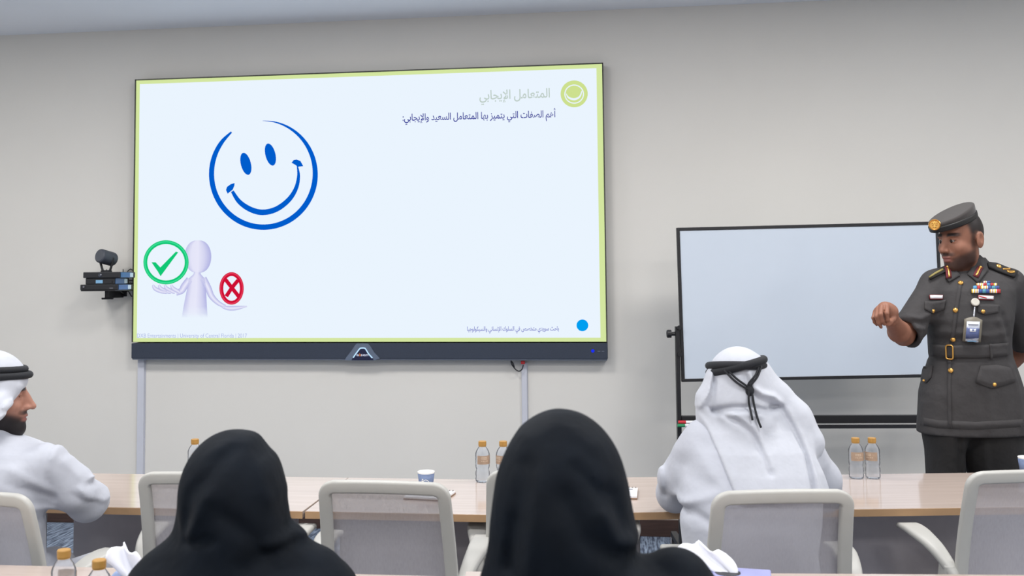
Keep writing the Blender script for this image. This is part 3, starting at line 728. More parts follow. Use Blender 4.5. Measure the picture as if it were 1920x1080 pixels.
# tissue boxes
M_tis = mat('tissue_paper', S(238, 240, 248), .9, var=.01); M_boxb = mat('box_blue', S(136, 154, 192), .7, var=.08, scale=20); M_boxl = mat('box_lavender', S(150, 152, 196), .7, var=.06, scale=20)
def tissue_box(label, P, rz, w, d, h, m, profile, lean):
    o = thing('tissue_box', label, 'tissue box', P, rz, 'tissue boxes')
    G().box((0, 0, h/2), (w, d, h)).build('carton', m, o, bevel=.003)
    G().lathe([(.0, 0), (.03, 0), (.03, .001), (0, .001)], 20, (0, 0, h)).build('slot', M_dark, o)
    # crumpled sheet
    nx, nz = 16, 10; vs = []; fs = []
    for j in range(nz+1):
        t = j/nz
        for i in range(nx+1):
            u = -1+2*i/nx; wd = .018+(profile[0]-.018)*min(1, t*1.3)**.7
            vs.append((u*wd+lean[0]*t+.004*math.sin(7*u+3*t), .014*math.sin(5*u+2)*t+.02*(1-abs(u))*t+lean[1]*t, h-.004+profile[1]*t*(1-.35*u*u*t)+.006*math.sin(9*u)*t))
    for j in range(nz):
        for i in range(nx): fs.append((j*(nx+1)+i, j*(nx+1)+i+1, (j+1)*(nx+1)+i+1, (j+1)*(nx+1)+i))
    t = link('tissue_sheet', mesh_from(vs, fs), M_tis, o, True)
    md = t.modifiers.new('thick', 'SOLIDIFY'); md.thickness = .004; md.offset = 0
    return o
P = onz(246, 1062, TZ+.07); tissue_box('blue carton with a white tissue beside the left person in black', (P.x+.02, P.y-.03, TZ), .25, .11, .11, .055, M_boxb, (.038, .075), (-.03, .0))
P = onz(1384, 1058, TZ+.062); tissue_box('lavender carton with a white tissue beside the right person in black', (P.x-.03, P.y-.05, TZ), -.12, .2, .1, .055, M_boxl, (.06, .06), (-.075, .02))
# ------------------------------------------------------------------ people: smooth blended solids meshed on a grid
class Fld:
    def __init__(s, lo, hi, h):
        s.lo = np.array(lo, np.float32); s.h = h
        n = np.ceil((np.array(hi)-np.array(lo))/h).astype(int)+1; s.n = n
        ax = [s.lo[i]+h*np.arange(n[i], dtype=np.float32) for i in range(3)]
        s.X = ax[0][:, None, None]; s.Y = ax[1][None, :, None]; s.Z = ax[2][None, None, :]
    def pts(s, R=None, c=(0, 0, 0)):
        x, y, z = s.X-c[0], s.Y-c[1], s.Z-c[2]
        if R is None: return x, y, z
        R = np.array(R, np.float32)
        return R[0, 0]*x+R[0, 1]*y+R[0, 2]*z, R[1, 0]*x+R[1, 1]*y+R[1, 2]*z, R[2, 0]*x+R[2, 1]*y+R[2, 2]*z
    def ell(s, c, r, R=None):
        x, y, z = s.pts(R, c)
        return ell3(x, y, z, (0, 0, 0), r)
    def seg(s, a, b, ra, rb): return seg3(s.X, s.Y, s.Z, a, b, ra, rb)
    def chain(s, pts, rs, k=.02):
        d = None
        for i in range(len(pts)-1):
            e = s.seg(pts[i], pts[i+1], rs[i], rs[i+1]); d = e if d is None else smin(d, e, k)
        return d
    def loft(s, lev, sharp=2.0):
        """lev: rows (z, cx, cy, rx, ry) rising"""
        lev = sorted(lev); zz = [l[0] for l in lev]; z = s.Z.ravel()
        zs = np.clip(z, zz[0], zz[-1])
        L = [np.interp(zs, zz, [l[i] for l in lev]).astype(np.float32)[None, None, :] for i in range(1, 5)]
        if sharp == 2.0: q = np.sqrt(((s.X-L[0])/L[2])**2+((s.Y-L[1])/L[3])**2)
        else: q = (np.abs((s.X-L[0])/L[2])**sharp+np.abs((s.Y-L[1])/L[3])**sharp)**(1/sharp)
        d = (q-1)*np.minimum(L[2], L[3])
        return np.maximum(d, np.maximum(zz[0]-s.Z, s.Z-zz[-1]))
    def ridge(s, pts, amp, w, ymax=None):
        """gaussian crease along a line given in (x, z); acts on the side turned to -y"""
        d = None
        for (a, b) in zip(pts[:-1], pts[1:]):
            ax, az, bx, bz = a[0], a[-1], b[0], b[-1]; vx, vz = bx-ax, bz-az; l2 = vx*vx+vz*vz+1e-9
            t = np.clip(((s.X-ax)*vx+(s.Z-az)*vz)/l2, 0, 1); e = (s.X-ax-t*vx)**2+(s.Z-az-t*vz)**2
            d = e if d is None else np.minimum(d, e)
        g = amp*np.exp(-d/(w*w))
        if ymax is not None: g = g*(1/(1+np.exp((s.Y-ymax)/.02)))
        return g
def ell3(x, y, z, c, r):
    x, y, z = (x-c[0]), (y-c[1]), (z-c[2])
    k0 = np.sqrt((x/r[0])**2+(y/r[1])**2+(z/r[2])**2); k1 = np.sqrt((x/r[0]**2)**2+(y/r[1]**2)**2+(z/r[2]**2)**2)
    return k0*(k0-1)/np.maximum(k1, 1e-6)
def seg3(x, y, z, a, b, ra, rb):
    v = np.array(b, float)-np.array(a, float); l2 = float(v@v)+1e-12
    t = np.clip(((x-a[0])*v[0]+(y-a[1])*v[1]+(z-a[2])*v[2])/l2, 0, 1)
    return np.sqrt((x-a[0]-t*v[0])**2+(y-a[1]-t*v[1])**2+(z-a[2]-t*v[2])**2)-(ra+(rb-ra)*t)
def smin(a, b, k):
    h = np.clip(.5+.5*(b-a)/k, 0, 1); return b+(a-b)*h-k*h*(1-h)
def smax(a, b, k): return -smin(-a, -b, k)
def nets(F, f, smooth=1):
    f = np.ascontiguousarray(np.broadcast_to(f, F.n)).astype(np.float32); s = f < 0
    c = np.zeros(tuple(F.n-1), np.int8)
    for i in (0, 1):
        for j in (0, 1):
            for k in (0, 1): c += s[i:F.n[0]-1+i, j:F.n[1]-1+j, k:F.n[2]-1+k]
    act = (c > 0) & (c < 8); idx = np.argwhere(act); idm = np.full(act.shape, -1, np.int64); idm[act] = np.arange(len(idx))
    acc = np.zeros((len(idx), 3)); cnt = np.zeros(len(idx)); off = [(i, j, k) for i in (0, 1) for j in (0, 1) for k in (0, 1)]
    for a in range(8):
        for b in range(a+1, 8):
            oa, ob = np.array(off[a]), np.array(off[b])
            if np.abs(oa-ob).sum() != 1: continue
            fa = f[tuple((idx+oa).T)]; fb = f[tuple((idx+ob).T)]; m = (fa < 0) != (fb < 0)
            t = np.where(m, fa/np.where(m, fa-fb, 1), 0); acc += np.where(m[:, None], oa+(ob-oa)*t[:, None], 0); cnt += m
    V = (idx+acc/cnt[:, None])*F.h+F.lo
    Q = []
    for ax in range(3):
        u, w = (ax+1) % 3, (ax+2) % 3
        sl0 = [slice(None)]*3; sl1 = [slice(None)]*3; sl0[ax] = slice(0, -1); sl1[ax] = slice(1, None)
        d = s[tuple(sl0)].astype(np.int8)-s[tuple(sl1)].astype(np.int8); e = np.argwhere(d != 0)
        e = e[(e[:, u] > 0) & (e[:, w] > 0) & (e[:, u] < F.n[u]-1) & (e[:, w] < F.n[w]-1)]
        sg = d[tuple(e.T)]; q = []
        for du, dw in ((-1, -1), (0, -1), (0, 0), (-1, 0)):
            g = e.copy(); g[:, u] += du; g[:, w] += dw; q.append(idm[tuple(g.T)])
        q = np.stack(q, 1); q[sg < 0] = q[sg < 0][:, ::-1]; Q.append(q)
    Q = np.concatenate(Q)
    for _ in range(smooth):
        a = np.zeros_like(V); n = np.zeros(len(V))
        for i in range(4):
            np.add.at(a, Q[:, i], V[Q[:, (i+1) % 4]]+V[Q[:, i-1]]); np.add.at(n, Q[:, i], 2)
        V = V*.4+.6*a/n[:, None]
    return V, Q
def solid(name, parts, m, parent, colf=None):
    """parts: list of (V, Q); joined into one mesh"""
    if not isinstance(parts, list): parts = [parts]
    n = 0; VV = []; QQ = []
    for V, Q in parts: VV.append(V); QQ.append(Q+n); n += len(V)
    V = np.concatenate(VV).astype(np.float32); Q = np.concatenate(QQ).astype(np.int32)
    me = bpy.data.meshes.new(name); me.vertices.add(len(V)); me.vertices.foreach_set('co', V.ravel())
    me.loops.add(Q.size); me.loops.foreach_set('vertex_index', Q.ravel()); me.polygons.add(len(Q))
    me.polygons.foreach_set('loop_start', np.arange(0, Q.size, 4, dtype=np.int32)); me.polygons.foreach_set('loop_total', np.full(len(Q), 4, np.int32))
    me.update(calc_edges=True); me.validate()
    if colf is not None:
        C = colf(V); ca = me.color_attributes.new('Col', 'FLOAT_COLOR', 'POINT'); ca.data.foreach_set('color', np.ascontiguousarray(C, np.float32).ravel())
    return link(name, me, m, parent, True)
class Fig:
    """a person's frame: x to the picture right, y away from the camera, z up"""
    def __init__(s, px, D, label):
        p = at(px, 700, D); s.D = D; s.base = Vector((p.x, p.y, FLOOR)); s.o = thing('person', label, 'person', s.base, -YAW)
        s.inv = s.o_matrix().inverted()
    def o_matrix(s): return Matrix.Translation(s.base) @ Matrix.Rotation(-YAW, 4, 'Z')
    def L(s, px, py, dy=0.0): return s.inv @ at(px, py, s.D+dy)
    def l(s, px, py, dy=0.0): return tuple(s.L(px, py, dy))
    def on(s, bvh, px, py):
        o = s.inv @ CAM; d = ((s.inv @ (CAM+ray(px, py)))-o).normalized(); h = bvh.ray_cast(o, d)
        return h[0], h[1]
    def tab(s): return TZ-FLOOR
def bvh_of(obs):
    vs = []; fs = []
    for o in (obs if isinstance(obs, list) else [obs]):
        n = len(vs); vs += [v.co.copy() for v in o.data.vertices]; fs += [tuple(i+n for i in p.vertices) for p in o.data.polygons]
    return BVHTree.FromPolygons(vs, fs)
def drape(fig, bvh, name, top, bot, m, parent, th=.003, nx=10, nz=5, lift=.001, samp=True):
    """a thin cloth or metal piece laid on the surface between two pixel polylines"""
    def res(pl, n):
        pl = [np.array(p, float) for p in pl]; d = [0]
        for a, b in zip(pl[:-1], pl[1:]): d.append(d[-1]+np.hypot(*(b-a)))
        out = []
        for i in range(n+1):
            t = d[-1]*i/n; j = min(max(np.searchsorted(d, t, 'right')-1, 0), len(pl)-2); u = (t-d[j])/max(d[j+1]-d[j], 1e-9); out.append(pl[j]+(pl[j+1]-pl[j])*u)
        return out
    T, B_ = res(top, nx), res(bot, nx); a = []; b = []; last = None
    for j in range(nz+1):
        for i in range(nx+1):
            p = T[i]+(B_[i]-T[i])*j/nz; h, n = fig.on(bvh, p[0], p[1])
            if h is None: h, n = last if last else (fig.L(p[0], p[1]), Vector((0, -1, 0)))
            last = (h, n); a.append(h+n*lift-n*.002); b.append(h+n*(lift+th))
    N = (nx+1)*(nz+1); fs = []
    for j in range(nz):
        for i in range(nx):
            k = j*(nx+1)+i; fs += [(N+k, N+k+nx+1, N+k+nx+2, N+k+1), (k, k+1, k+nx+2, k+nx+1)]
    ed = [j*(nx+1) for j in range(nz+1)]; ed2 = [nz*(nx+1)+i for i in range(1, nx+1)]; ed3 = [j*(nx+1)+nx for j in range(nz-1, -1, -1)]; ed4 = list(range(nx-1, 0, -1))
    lp = ed+ed2+ed3+ed4
    for i in range(len(lp)): q, w = lp[i], lp[(i+1) % len(lp)]; fs.append((q, w, w+N, q+N))
    return link(name, fixn(mesh_from(a+b, fs)), m, parent, True)
def stud(fig, bvh, name, px, py, r, m, parent, prof=None, lift=0.0):
    h, n = fig.on(bvh, px, py)
    if h is None: return None
    R = n.to_track_quat('Z', 'Y').to_matrix()
    prof = prof or [(r, -.001), (r, .002), (r*.85, .004), (r*.5, .0065), (0, .0072)]
    return G().lathe(prof, 16, h+n*lift, R).build(name, m, parent, smooth=True)

# ---- heads
def head_field(F, c, R, ears=True):
    """R rows: head right, head forward, head up, in figure axes"""
    x, y, z = F.pts(R, c); ax = np.abs(x)
    d = ell3(x, y, z, (0, -.012, .03), (.077, .099, .093))
    d = smin(d, ell3(x, y, z, (0, .028, -.04), (.057, .062, .077)), .03)
    d = smin(d, ell3(x, y, z, (0, .04, -.084), (.040, .05, .036)), .025)
    d = smin(d, ell3(x, y, z, (0, .074, -.1), (.022, .018, .017)), .02)
    d = smin(d, ell3(ax, y, z, (.024, .076, .019), (.027, .016, .009)), .014)
    d = smin(d, ell3(ax, y, z, (.042, .056, -.03), (.022, .024, .022)), .02)
    d = smin(d, ell3(ax, y, z, (.050, .0, -.06), (.016, .035, .03)), .03)
    d = smax(d, -ell3(ax, y, z, (.031, .096, .0), (.018, .02, .0105)), .008)
    lid = smax(ell3(ax, y, z, (.031, .070, .0), (.0165, .0155, .0145)), -np.maximum(np.abs(z+.001)-.0036, .074-y), .001)
    d = smin(d, lid, .003)
    d = smin(d, seg3(x, y, z, (0, .086, .012), (0, .116, -.034), .0075, .0108), .012)
    d = smin(d, ell3(ax, y, z, (.0115, .1, -.037), (.0085, .012, .008)), .007)
    d = smin(d, ell3(x, y, z, (0, .088, -.014), (.0125, .018, .024)), .012)
    d = smin(d, ell3(x, y, z, (0, .084, -.056), (.03, .016, .016)), .012)
    d = smin(d, ell3(x, y, z, (0, .0965, -.062), (.022, .008, .0055)), .004)
    d = smin(d, ell3(x, y, z, (0, .094, -.0745), (.018, .008, .0058)), .004)
    d = smax(d, -ell3(x, y, z, (0, .106, -.068), (.024, .009, .0016)), .002)
    if ears:
        e = ell3(ax, y+.5*(ax-.08)+.15*z, z, (.082, -.022, -.006), (.0085, .018, .032)); e = smax(e, -ell3(ax, y, z, (.093, -.022, .001), (.009, .0095, .02)), .004)
        d = smin(d, e, .006)
    return d
def headR(fwd, up=(0, 0, 1)):
    f = Vector(fwd).normalized(); u = Vector(up); r = f.cross(u).normalized(); u = r.cross(f); return np.array([r[:], f[:], u[:]])
def head_cols(V, c, R, skin, beard, hair, lip, stub=1.0, full=False):
    q = (V-np.array(c))@np.array(R).T; x, y, z = q.T; ax = np.abs(x); C = np.tile(np.array(skin, float), (len(V), 1))
    def mix(m, col): m = np.clip(m, 0, 1)[:, None]; C[:] = C*(1-m)+np.array(col)*m
    st = lambda v, w: 1/(1+np.exp(-v/w))
    # beard: below a line from the sideburn to the mouth corner, and the moustache
    line = -.028-.34*(np.clip(y, -.02, .1)+.02)
    bm = st(line-z, .004)*st(y+.006, .004)*st(z+.122, .006)
    bm = np.maximum(bm, st(-.044-z, .002)*st(z+.0595, .0015)*st(.036-ax, .004)*st(y-.07, .004))
    bm *= 1-st(-.0585-z, .0015)*st(z+.079, .0015)*st(.021-ax, .003)*st(y-.07, .004)
    near = ax < .09
    mix(bm*stub*(z > -.14), beard)
    if full: mix(st(-.078-z, .003)*st(y-.02, .004)*st(z+.16, .004), beard)
    mix(st(-.0585-z, .0012)*st(z+.079, .0012)*st(.02-ax, .003)*st(y-.085, .003), lip)
    mix(st(.0065-np.abs(z-.021-.1*(ax-.03)*-1*0-.003*np.cos((ax-.03)*60)), .001)*st(.021-np.abs(ax-.033), .002)*st(y-.045, .003), hair)   # brows
    ear = st(ax-.0775, .0008)*st(.002-y, .003)*st(y+.045, .003)*st(.027-z, .003)*st(z+.045, .003)
    hm = np.maximum(st(.022-y+.25*(z-.03), .004)*st(z-.012, .004), st(-.028-y, .004)*st(z+.062, .005)); hm = np.maximum(hm, st(.018-y, .003)*st(y+.006, .003)*st(z+.035, .004)*.8)
    mix(hm*(1-ear)*(z > -.09), hair)
    out = np.ones((len(V), 4)); out[:, :3] = C; return out
def eyes(fig, c, R, parent, look=(0, 1, 0), hs=1.0):
    Rm = np.array(R); M_e = mat('eye_white', S(150, 140, 134), .25, var=.01); M_i = mat('eye_iris', S(30, 20, 16), .15, var=.01)
    for s in (-1, 1):
        p = Vector(np.array(c)+Rm.T@np.array((s*.031, .066, 0.0))*hs)
        e = G().lathe([(.0118*math.sin(math.pi*i/10), .0118*math.cos(math.pi*i/10)) for i in range(11)], 16, p).build('eyeball', M_e, parent, smooth=True)
        f = (Vector(Rm.T@np.array(look))).normalized(); Q = f.to_track_quat('Z', 'Y').to_matrix()
        G().lathe([(.0082, .0089), (.0055, .0110), (0, .0123)], 14, p, Q).build('iris', M_i, e, smooth=True)

SKIN = S(142, 97, 78)[:3]; BEARD = S(52, 36, 30)[:3]; HAIRC = S(30, 24, 24)[:3]; LIP = S(140, 88, 82)[:3]
M_skin = mat('skin', None, .55, var=.05, scale=60, bump=.06, bscale=500, vcol=True, spec=.35)
M_white = mat('white_robe_cloth', S(190, 193, 203), .85, var=.015, scale=12, bump=.5, bscale=12, bdist=.012, sheen=.1)
M_scarfw = mat('white_headscarf_cloth', S(196, 199, 208), .85, var=.02, scale=60, bump=.45, bscale=14, bdist=.01, sheen=.1)
M_abaya = mat('black_abaya_cloth', S(4, 12, 20), .8, var=.2, scale=10, bump=.6, bscale=9, bdist=.02, spec=.2)
M_hijab = mat('black_headscarf_cloth', S(4, 12, 22), .8, var=.2, scale=10, bump=.5, bscale=9, bdist=.02, spec=.2)
M_rope = mat('black_cord', S(24, 26, 32), .75, var=.2, scale=200, bump=.3, bscale=500)
M_unif = mat('uniform_cloth', S(58, 56, 57), .85, var=.06, scale=40, bump=.5, bscale=16, bdist=.012)
M_trou = mat('trouser_cloth', S(34, 32, 32), .85, var=.06, scale=40, bump=.5, bscale=14, bdist=.012)
M_capc = mat('cap_cloth', S(47, 42, 41), .85, var=.06, scale=60, sheen=.2)
M_band = mat('cap_leather', S(20, 18, 18), .5, var=.06)
M_maroon = mat('maroon_felt', S(92, 22, 34), .8, var=.08, scale=100)
M_sandal = mat('shoe_leather', S(34, 30, 30), .4)
# ================================================================== the officer
of = Fig(1820, 4.25, 'person in grey-brown uniform and cap standing with one hand raised by the whiteboard'); o_ = of.o; l = of.l
# tunic -------------------------------------------------------------
def lv(py, xl, xr, dy, ry):
    a, b = of.L(xl, py, dy), of.L(xr, py, dy); return (a.z, (a.x+b.x)/2, dy, (b.x-a.x)/2, ry)
F = Fld(l(1690, 830, -.35)[:1]+(-.30, of.L(1800, 812).z-.01), (l(1960, 500, 0)[0]+.05, .30, of.L(1800, 488).z+.02), .0055)
tor = F.loft([lv(812, 1724, 1927, .0, .150), lv(800, 1724, 1926, .0, .15), lv(770, 1726, 1921, .0, .15), lv(735, 1728, 1914, 0, .152), lv(705, 1736, 1904, 0, .15), lv(685, 1743, 1897, 0, .143), lv(668, 1747, 1891, 0, .137), lv(650, 1746, 1889, 0, .136), lv(630, 1745, 1889, 0, .14), lv(600, 1741, 1893, 0, .145), lv(570, 1739, 1895, 0.01, .143), lv(545, 1738, 1900, 0.015, .13), lv(528, 1748, 1897, 0.02, .11), lv(516, 1768, 1880, .02, .09), lv(505, 1782, 1858, .025, .07), lv(494, 1790, 1846, .03, .062), lv(484, 1792, 1844, .032, .06)], 2.3)
shR = l(1753, 533, .0); shL = l(1893, 530, .0)
tor = smin(tor, F.seg(l(1790, 514, .02), shR, .05, .052), .03); tor = smin(tor, F.seg(l(1846, 513, .02), shL, .05, .052), .03)
elbR = np.array(l(1701, 622, -.06)); sR = np.array(shR)
armd = (elbR-sR)/np.linalg.norm(elbR-sR)
slv = F.seg(shR, tuple(elbR+armd*.03), .056, .066)
ax_, ay_, az_ = F.X-elbR[0], F.Y-elbR[1], F.Z-elbR[2]
cutn = np.array((-.80, -.45, -.42)); cutn /= np.linalg.norm(cutn)
slv = smax(slv, ax_*cutn[0]+ay_*cutn[1]+az_*cutn[2]-.006, .006)
# hollow the sleeve mouth
slv = smax(slv, -np.maximum(F.seg(tuple(elbR-armd*.05), tuple(elbR+armd*.06), .044, .052), -(ax_*cutn[0]+ay_*cutn[1]+az_*cutn[2]+.05)), .004)
elbL = np.array(l(1932, 655, .06)); sL = np.array(shL); ad2 = (elbL-sL)/np.linalg.norm(elbL-sL)
slL = F.seg(shL, tuple(elbL), .056, .066); slL = smax(slL, (F.X-elbL[0])*ad2[0]+(F.Y-elbL[1])*ad2[1]+(F.Z-elbL[2])*ad2[2]+.012, .006)
tun = smin(smin(tor, slv, .035), slL, .03)
# folds
def px2(*pts): return [(lambda p: (p[0], p[2]))(l(x, y, -.13)) for x, y in pts]
def pxa(*pts): return [(lambda p: (p[0], p[2]))(l(x, y, -.05)) for x, y in pts]
tun = tun+F.ridge(px2((1760, 640), (1800, 637), (1840, 640)), .006, .014, .0)-F.ridge(px2((1750, 628), (1790, 624), (1845, 630), (1885, 624)), .006, .016, 0)
tun = tun-F.ridge(px2((1870, 600), (1885, 640)), .006, .012, 0)+F.ridge(px2((1880, 590), (1892, 630)), .008, .012, .05)
tun = tun+F.ridge(pxa((1738, 560), (1742, 590), (1738, 620)), .007, .010, .06)
tun = tun-F.ridge(pxa((1695, 592), (1715, 596), (1735, 588)), .008, .010, .05)+F.ridge(pxa((1702, 603), (1720, 606), (1735, 602)), .006, .008, .05)-F.ridge(pxa((1705, 614), (1722, 616)), .005, .008, .05)
tun = tun+F.ridge(px2((1745, 676), (1790, 676), (1890, 674)), .004, .008, .1)-F.ridge(px2((1830, 700), (1850, 740), (1855, 800)), .005, .02, 0)-F.ridge(px2((1900, 690), (1912, 740), (1918, 800)), .006, .014, .05)
tun = tun-F.ridge(px2((1748, 760), (1745, 800)), .006, .015, 0)
tunic = solid('tunic', nets(F, tun), M_unif, o_)
bv = bvh_of(tunic)
# trousers -----------------------------------------------------------
F = Fld((-.28, -.24, -.0), (.30, .24, of.L(1800, 780).z), .008)
def tl(z, xl, xr, dy, ry): return (z, (xl+xr)/2, dy, (xr-xl)/2, ry)
hz = of.L(1800, 790).z; kn = .48
xA, xB, xM = of.L(1731, 850).x, of.L(1928, 850).x, of.L(1802, 850).x
lr_ = F.loft([tl(.05, -.155, -.035, .02, .07), tl(kn, -.19, -.04, -.0, .085), tl(hz-.12, xA+.02, xM+.0, 0, .115), tl(hz-.0, xA, xM+.04, .0, .13), tl(hz+.05, xA+.01, xM+.06, 0, .13)])
ll_ = F.loft([tl(.05, .05, .17, .02, .07), tl(kn, .05, .20, -.0, .085), tl(hz-.12, xM-.0, xB-.025, 0, .115), tl(hz-.0, xM-.04, xB-.02, .0, .13), tl(hz+.05, xM-.05, xB-.03, 0, .13)])
tr_ = smin(lr_, ll_, .02)
tr_ = tr_-F.ridge(px2((1752, 815), (1750, 850), (1748, 900)), .006, .010, 0)+F.ridge(px2((1800, 815), (1806, 850), (1808, 900)), .012, .014, .0)-F.ridge(px2((1850, 830), (1862, 900)), .008, .014, 0)
solid('trousers', nets(F, tr_), M_trou, o_)
for sx in (-.1, .11):
    G().sweep(catmull([(sx, .10, .045), (sx, .02, .05), (sx, -.08, .04), (sx, -.16, .03)], 4), [rrect(.085-.02*abs(i/12-.5), .08-.035*i/12, .02, 3) for i in range(13)], Vector((0, 0, 1))).build('shoe', M_sandal, o_, smooth=True)
# body ---------------------------------------------------------------
hc = l(1801, 449, -.01); hR = headR((-.94, -.33, -.10)); HS = np.array([1.03, .90, 1.09]); hRs = hR/HS[:, None]
F = Fld((hc[0]-.15, hc[1]-.13, hc[2]-.20), (hc[0]+.14, hc[1]+.13, hc[2]+.13), .0024)
hd = head_field(F, hc, hRs)*.95
nk = F.seg((hc[0]+.018, hc[1]+.015, hc[2]-.07), (hc[0]+.035, hc[1]+.03, hc[2]-.20), .054, .06)
hd = smin(hd, nk, .02)
cc_ = np.array(l(1785, 413, -.01)); cf = Vector((-.93, -.33, -.40)).normalized(); cR = headR(cf, (0, 0, 1))
x, y, z = F.pts(cR, cc_); hd = smax(hd, z-.0, .01)
hV, hQ = nets(F, hd)
# gesturing arm and hand
wr = np.array(l(1671, 598, -.27)); eb = np.array(l(1693, 634, -.05))
F = Fld(np.minimum(wr, eb)-.13, np.maximum(np.maximum(wr, eb), elbR)+.10, .0028)
arm = F.chain([tuple(elbR-armd*.07), tuple(eb+np.array((0.004, .0, .012))), tuple(eb+(wr-eb)*.35), tuple(wr)], [.034, .040, .041, .027], .02)
def hp(px, py, dy): return l(px, py, -.27+dy)
palm = F.chain([tuple(wr), hp(1668, 585, -.035), hp(1659, 578, -.05)], [.026, .029, .026], .015)
palm = smin(palm, F.seg(hp(1665, 577, -.045), hp(1647, 583, -.04), .018, .017), .012)
arm = smin(arm, palm, .015)
fing = [  # knuckle, middle, tip
    [hp(1663, 573, -.065), hp(1662.5, 588, -.098), hp(1664, 599, -.088), hp(1666, 606.5, -.07)],
    [hp(1653, 574.5, -.065), hp(1651, 590, -.1), hp(1654, 601, -.088), hp(1658, 607.5, -.072)],
    [hp(1646, 578, -.055), hp(1643.5, 594, -.088), hp(1647, 605, -.078), hp(1652, 613.5, -.06)],
    [hp(1640.5, 584, -.035), hp(1637.5, 596, -.06), hp(1640, 604, -.05), hp(1644, 609, -.036)]]
for i, fp in enumerate(fing):
    r = (.0088, .0088, .0082, .0072)[i]; e = F.chain(fp, [r*1.1, r, r*.92, r*.78], .004); arm = smin(arm, e, .003)
th_ = F.chain([hp(1677, 592, -.02), hp(1674, 598, -.055), hp(1669, 603, -.072), hp(1665.5, 608, -.075)], [.014, .0115, .01, .0085], .008); arm = smin(arm, th_, .006)
aV, aQ = nets(F, arm)
# arm behind the back
eL = elbL+np.array((0, .02, 0.01)); hL = np.array(l(1860, 700, .20))
F = Fld(np.minimum(eL, hL)-.12, np.maximum(eL, hL)+.12, .006)
al = F.chain([tuple(sL+(elbL-sL)*.8), tuple(eL), tuple(eL+(hL-eL)*.5), tuple(hL), tuple(hL+np.array((-.07, .01, -.03)))], [.045, .042, .04, .03, .026], .02)
for k in range(4):
    a0 = hL+np.array((-.05, .012, -.01-.018*k)); al = smin(al, F.chain([tuple(a0), tuple(a0+(-.05, .012, -.02)), tuple(a0+(-.075, -.0, -.035))], [.011, .0095, .008]), .006)
al = smin(al, F.chain([tuple(hL+(-.01, .0, .02)), tuple(hL+(-.05, .015, .03))], [.013, .009]), .008)
bV, bQ = nets(F, al)
# core inside the clothes so that the body is one figure
F = Fld((-.3, -.2, .05), (.3, .2, hc[2]-.08), .014)
core = F.loft([tl(.9, -.11, .12, 0, .08), tl(1.15, -.11, .13, 0, .09), tl(1.4, -.14, .16, 0, .09), tl(1.5, -.05, .1, .02, .06), tl(hc[2]-.1, hc[0]-.0, hc[0]+.1, hc[1]+.03, .05)])
core = smin(core, F.chain([(-.1, 0, .95), (-.11, 0, .5), (-.1, .02, .1)], [.07, .05, .04]), .03); core = smin(core, F.chain([(.11, 0, .95), (.12, 0, .5), (.11, .02, .1)], [.07, .05, .04]), .03)
core = smin(core, F.seg(tuple(sR), tuple(sR+(elbR-sR)*.6), .032, .032), .03)
cV, cQ = nets(F, core)
nh = len(hV)
def ocol(V):
    C = head_cols(V, hc, hRs, SKIN, S(46, 31, 27)[:3], HAIRC, LIP, .92); C[nh:, :3] = SKIN; C[nh:, 3] = 1
    return C
body = solid('body', [(hV, hQ), (aV, aQ), (bV, bQ), (cV, cQ)], M_skin, o_, ocol)
eyes(of, hc, hR, body, (.1, 1, -.1), HS)
# finger nails
M_nail = mat('nail', S(176, 128, 112), .35)
# cap ------------------------------------------------------------------
F = Fld(cc_-.16, cc_+.16, .0032)
x, y, z = F.pts(cR, cc_)
rx = .084+.06*np.clip(z, -.03, .05)*np.clip(-y/.1, 0, 1); ry = .105+.18*np.clip(z, -.02, .05)*np.clip(-y/.1, 0, 1)
q = (np.sqrt((x/rx)**2+((y+.004)/ry)**2)-1)*.085
topz = .030-.10*np.clip(y, 0, .12)+.10*np.clip(-y, 0, .12)
cap = smax(smax(q, z-topz, .010), -(z+.014), .006)
cap = cap+.004*np.exp(-((z-topz+.016)/.004)**2)*0
capo = solid('cap', nets(F, cap), M_capc, o_)
band = smax(smax(q-.0035, z-.007, .003), -(z+.0175), .003); band = smax(band, -(q+.004), .002)
solid('cap_band', nets(F, band), M_band, capo)
cb_ = bvh_of(capo)
bc, bn = of.on(cb_, 1752.5, 422)
if bc is None: bc, bn = of.L(1752, 422, -.1), Vector((-.5, -.85, 0))
bn = Vector((-.42, -.88, .05)).normalized(); Rb = bn.to_track_quat('Z', 'Y').to_matrix()
bg = G().lathe([(.0, -.004), (.0235, -.004), (.0235, .003), (.021, .006), (.018, .003), (0, .003)], 28, bc+bn*.010, Rb).build('cap_badge', M_gold, capo, smooth=False)
gg = G()
for pts in ([(-.011, .006), (-.004, .009), (0, .004), (.004, .009), (.011, .006)], [(-.010, -.002), (-.003, .004), (0, -.006), (.003, .004), (.010, -.002)], [(-.006, -.011), (0, -.008), (.006, -.011)], [(0, .008), (.001, .013)]):
    gg.tube([bc+bn*.0145+Rb @ Vector((a, b, 0)) for a, b in pts], .0019, 6)
gg.build('badge_relief', M_gold, bg, smooth=True)
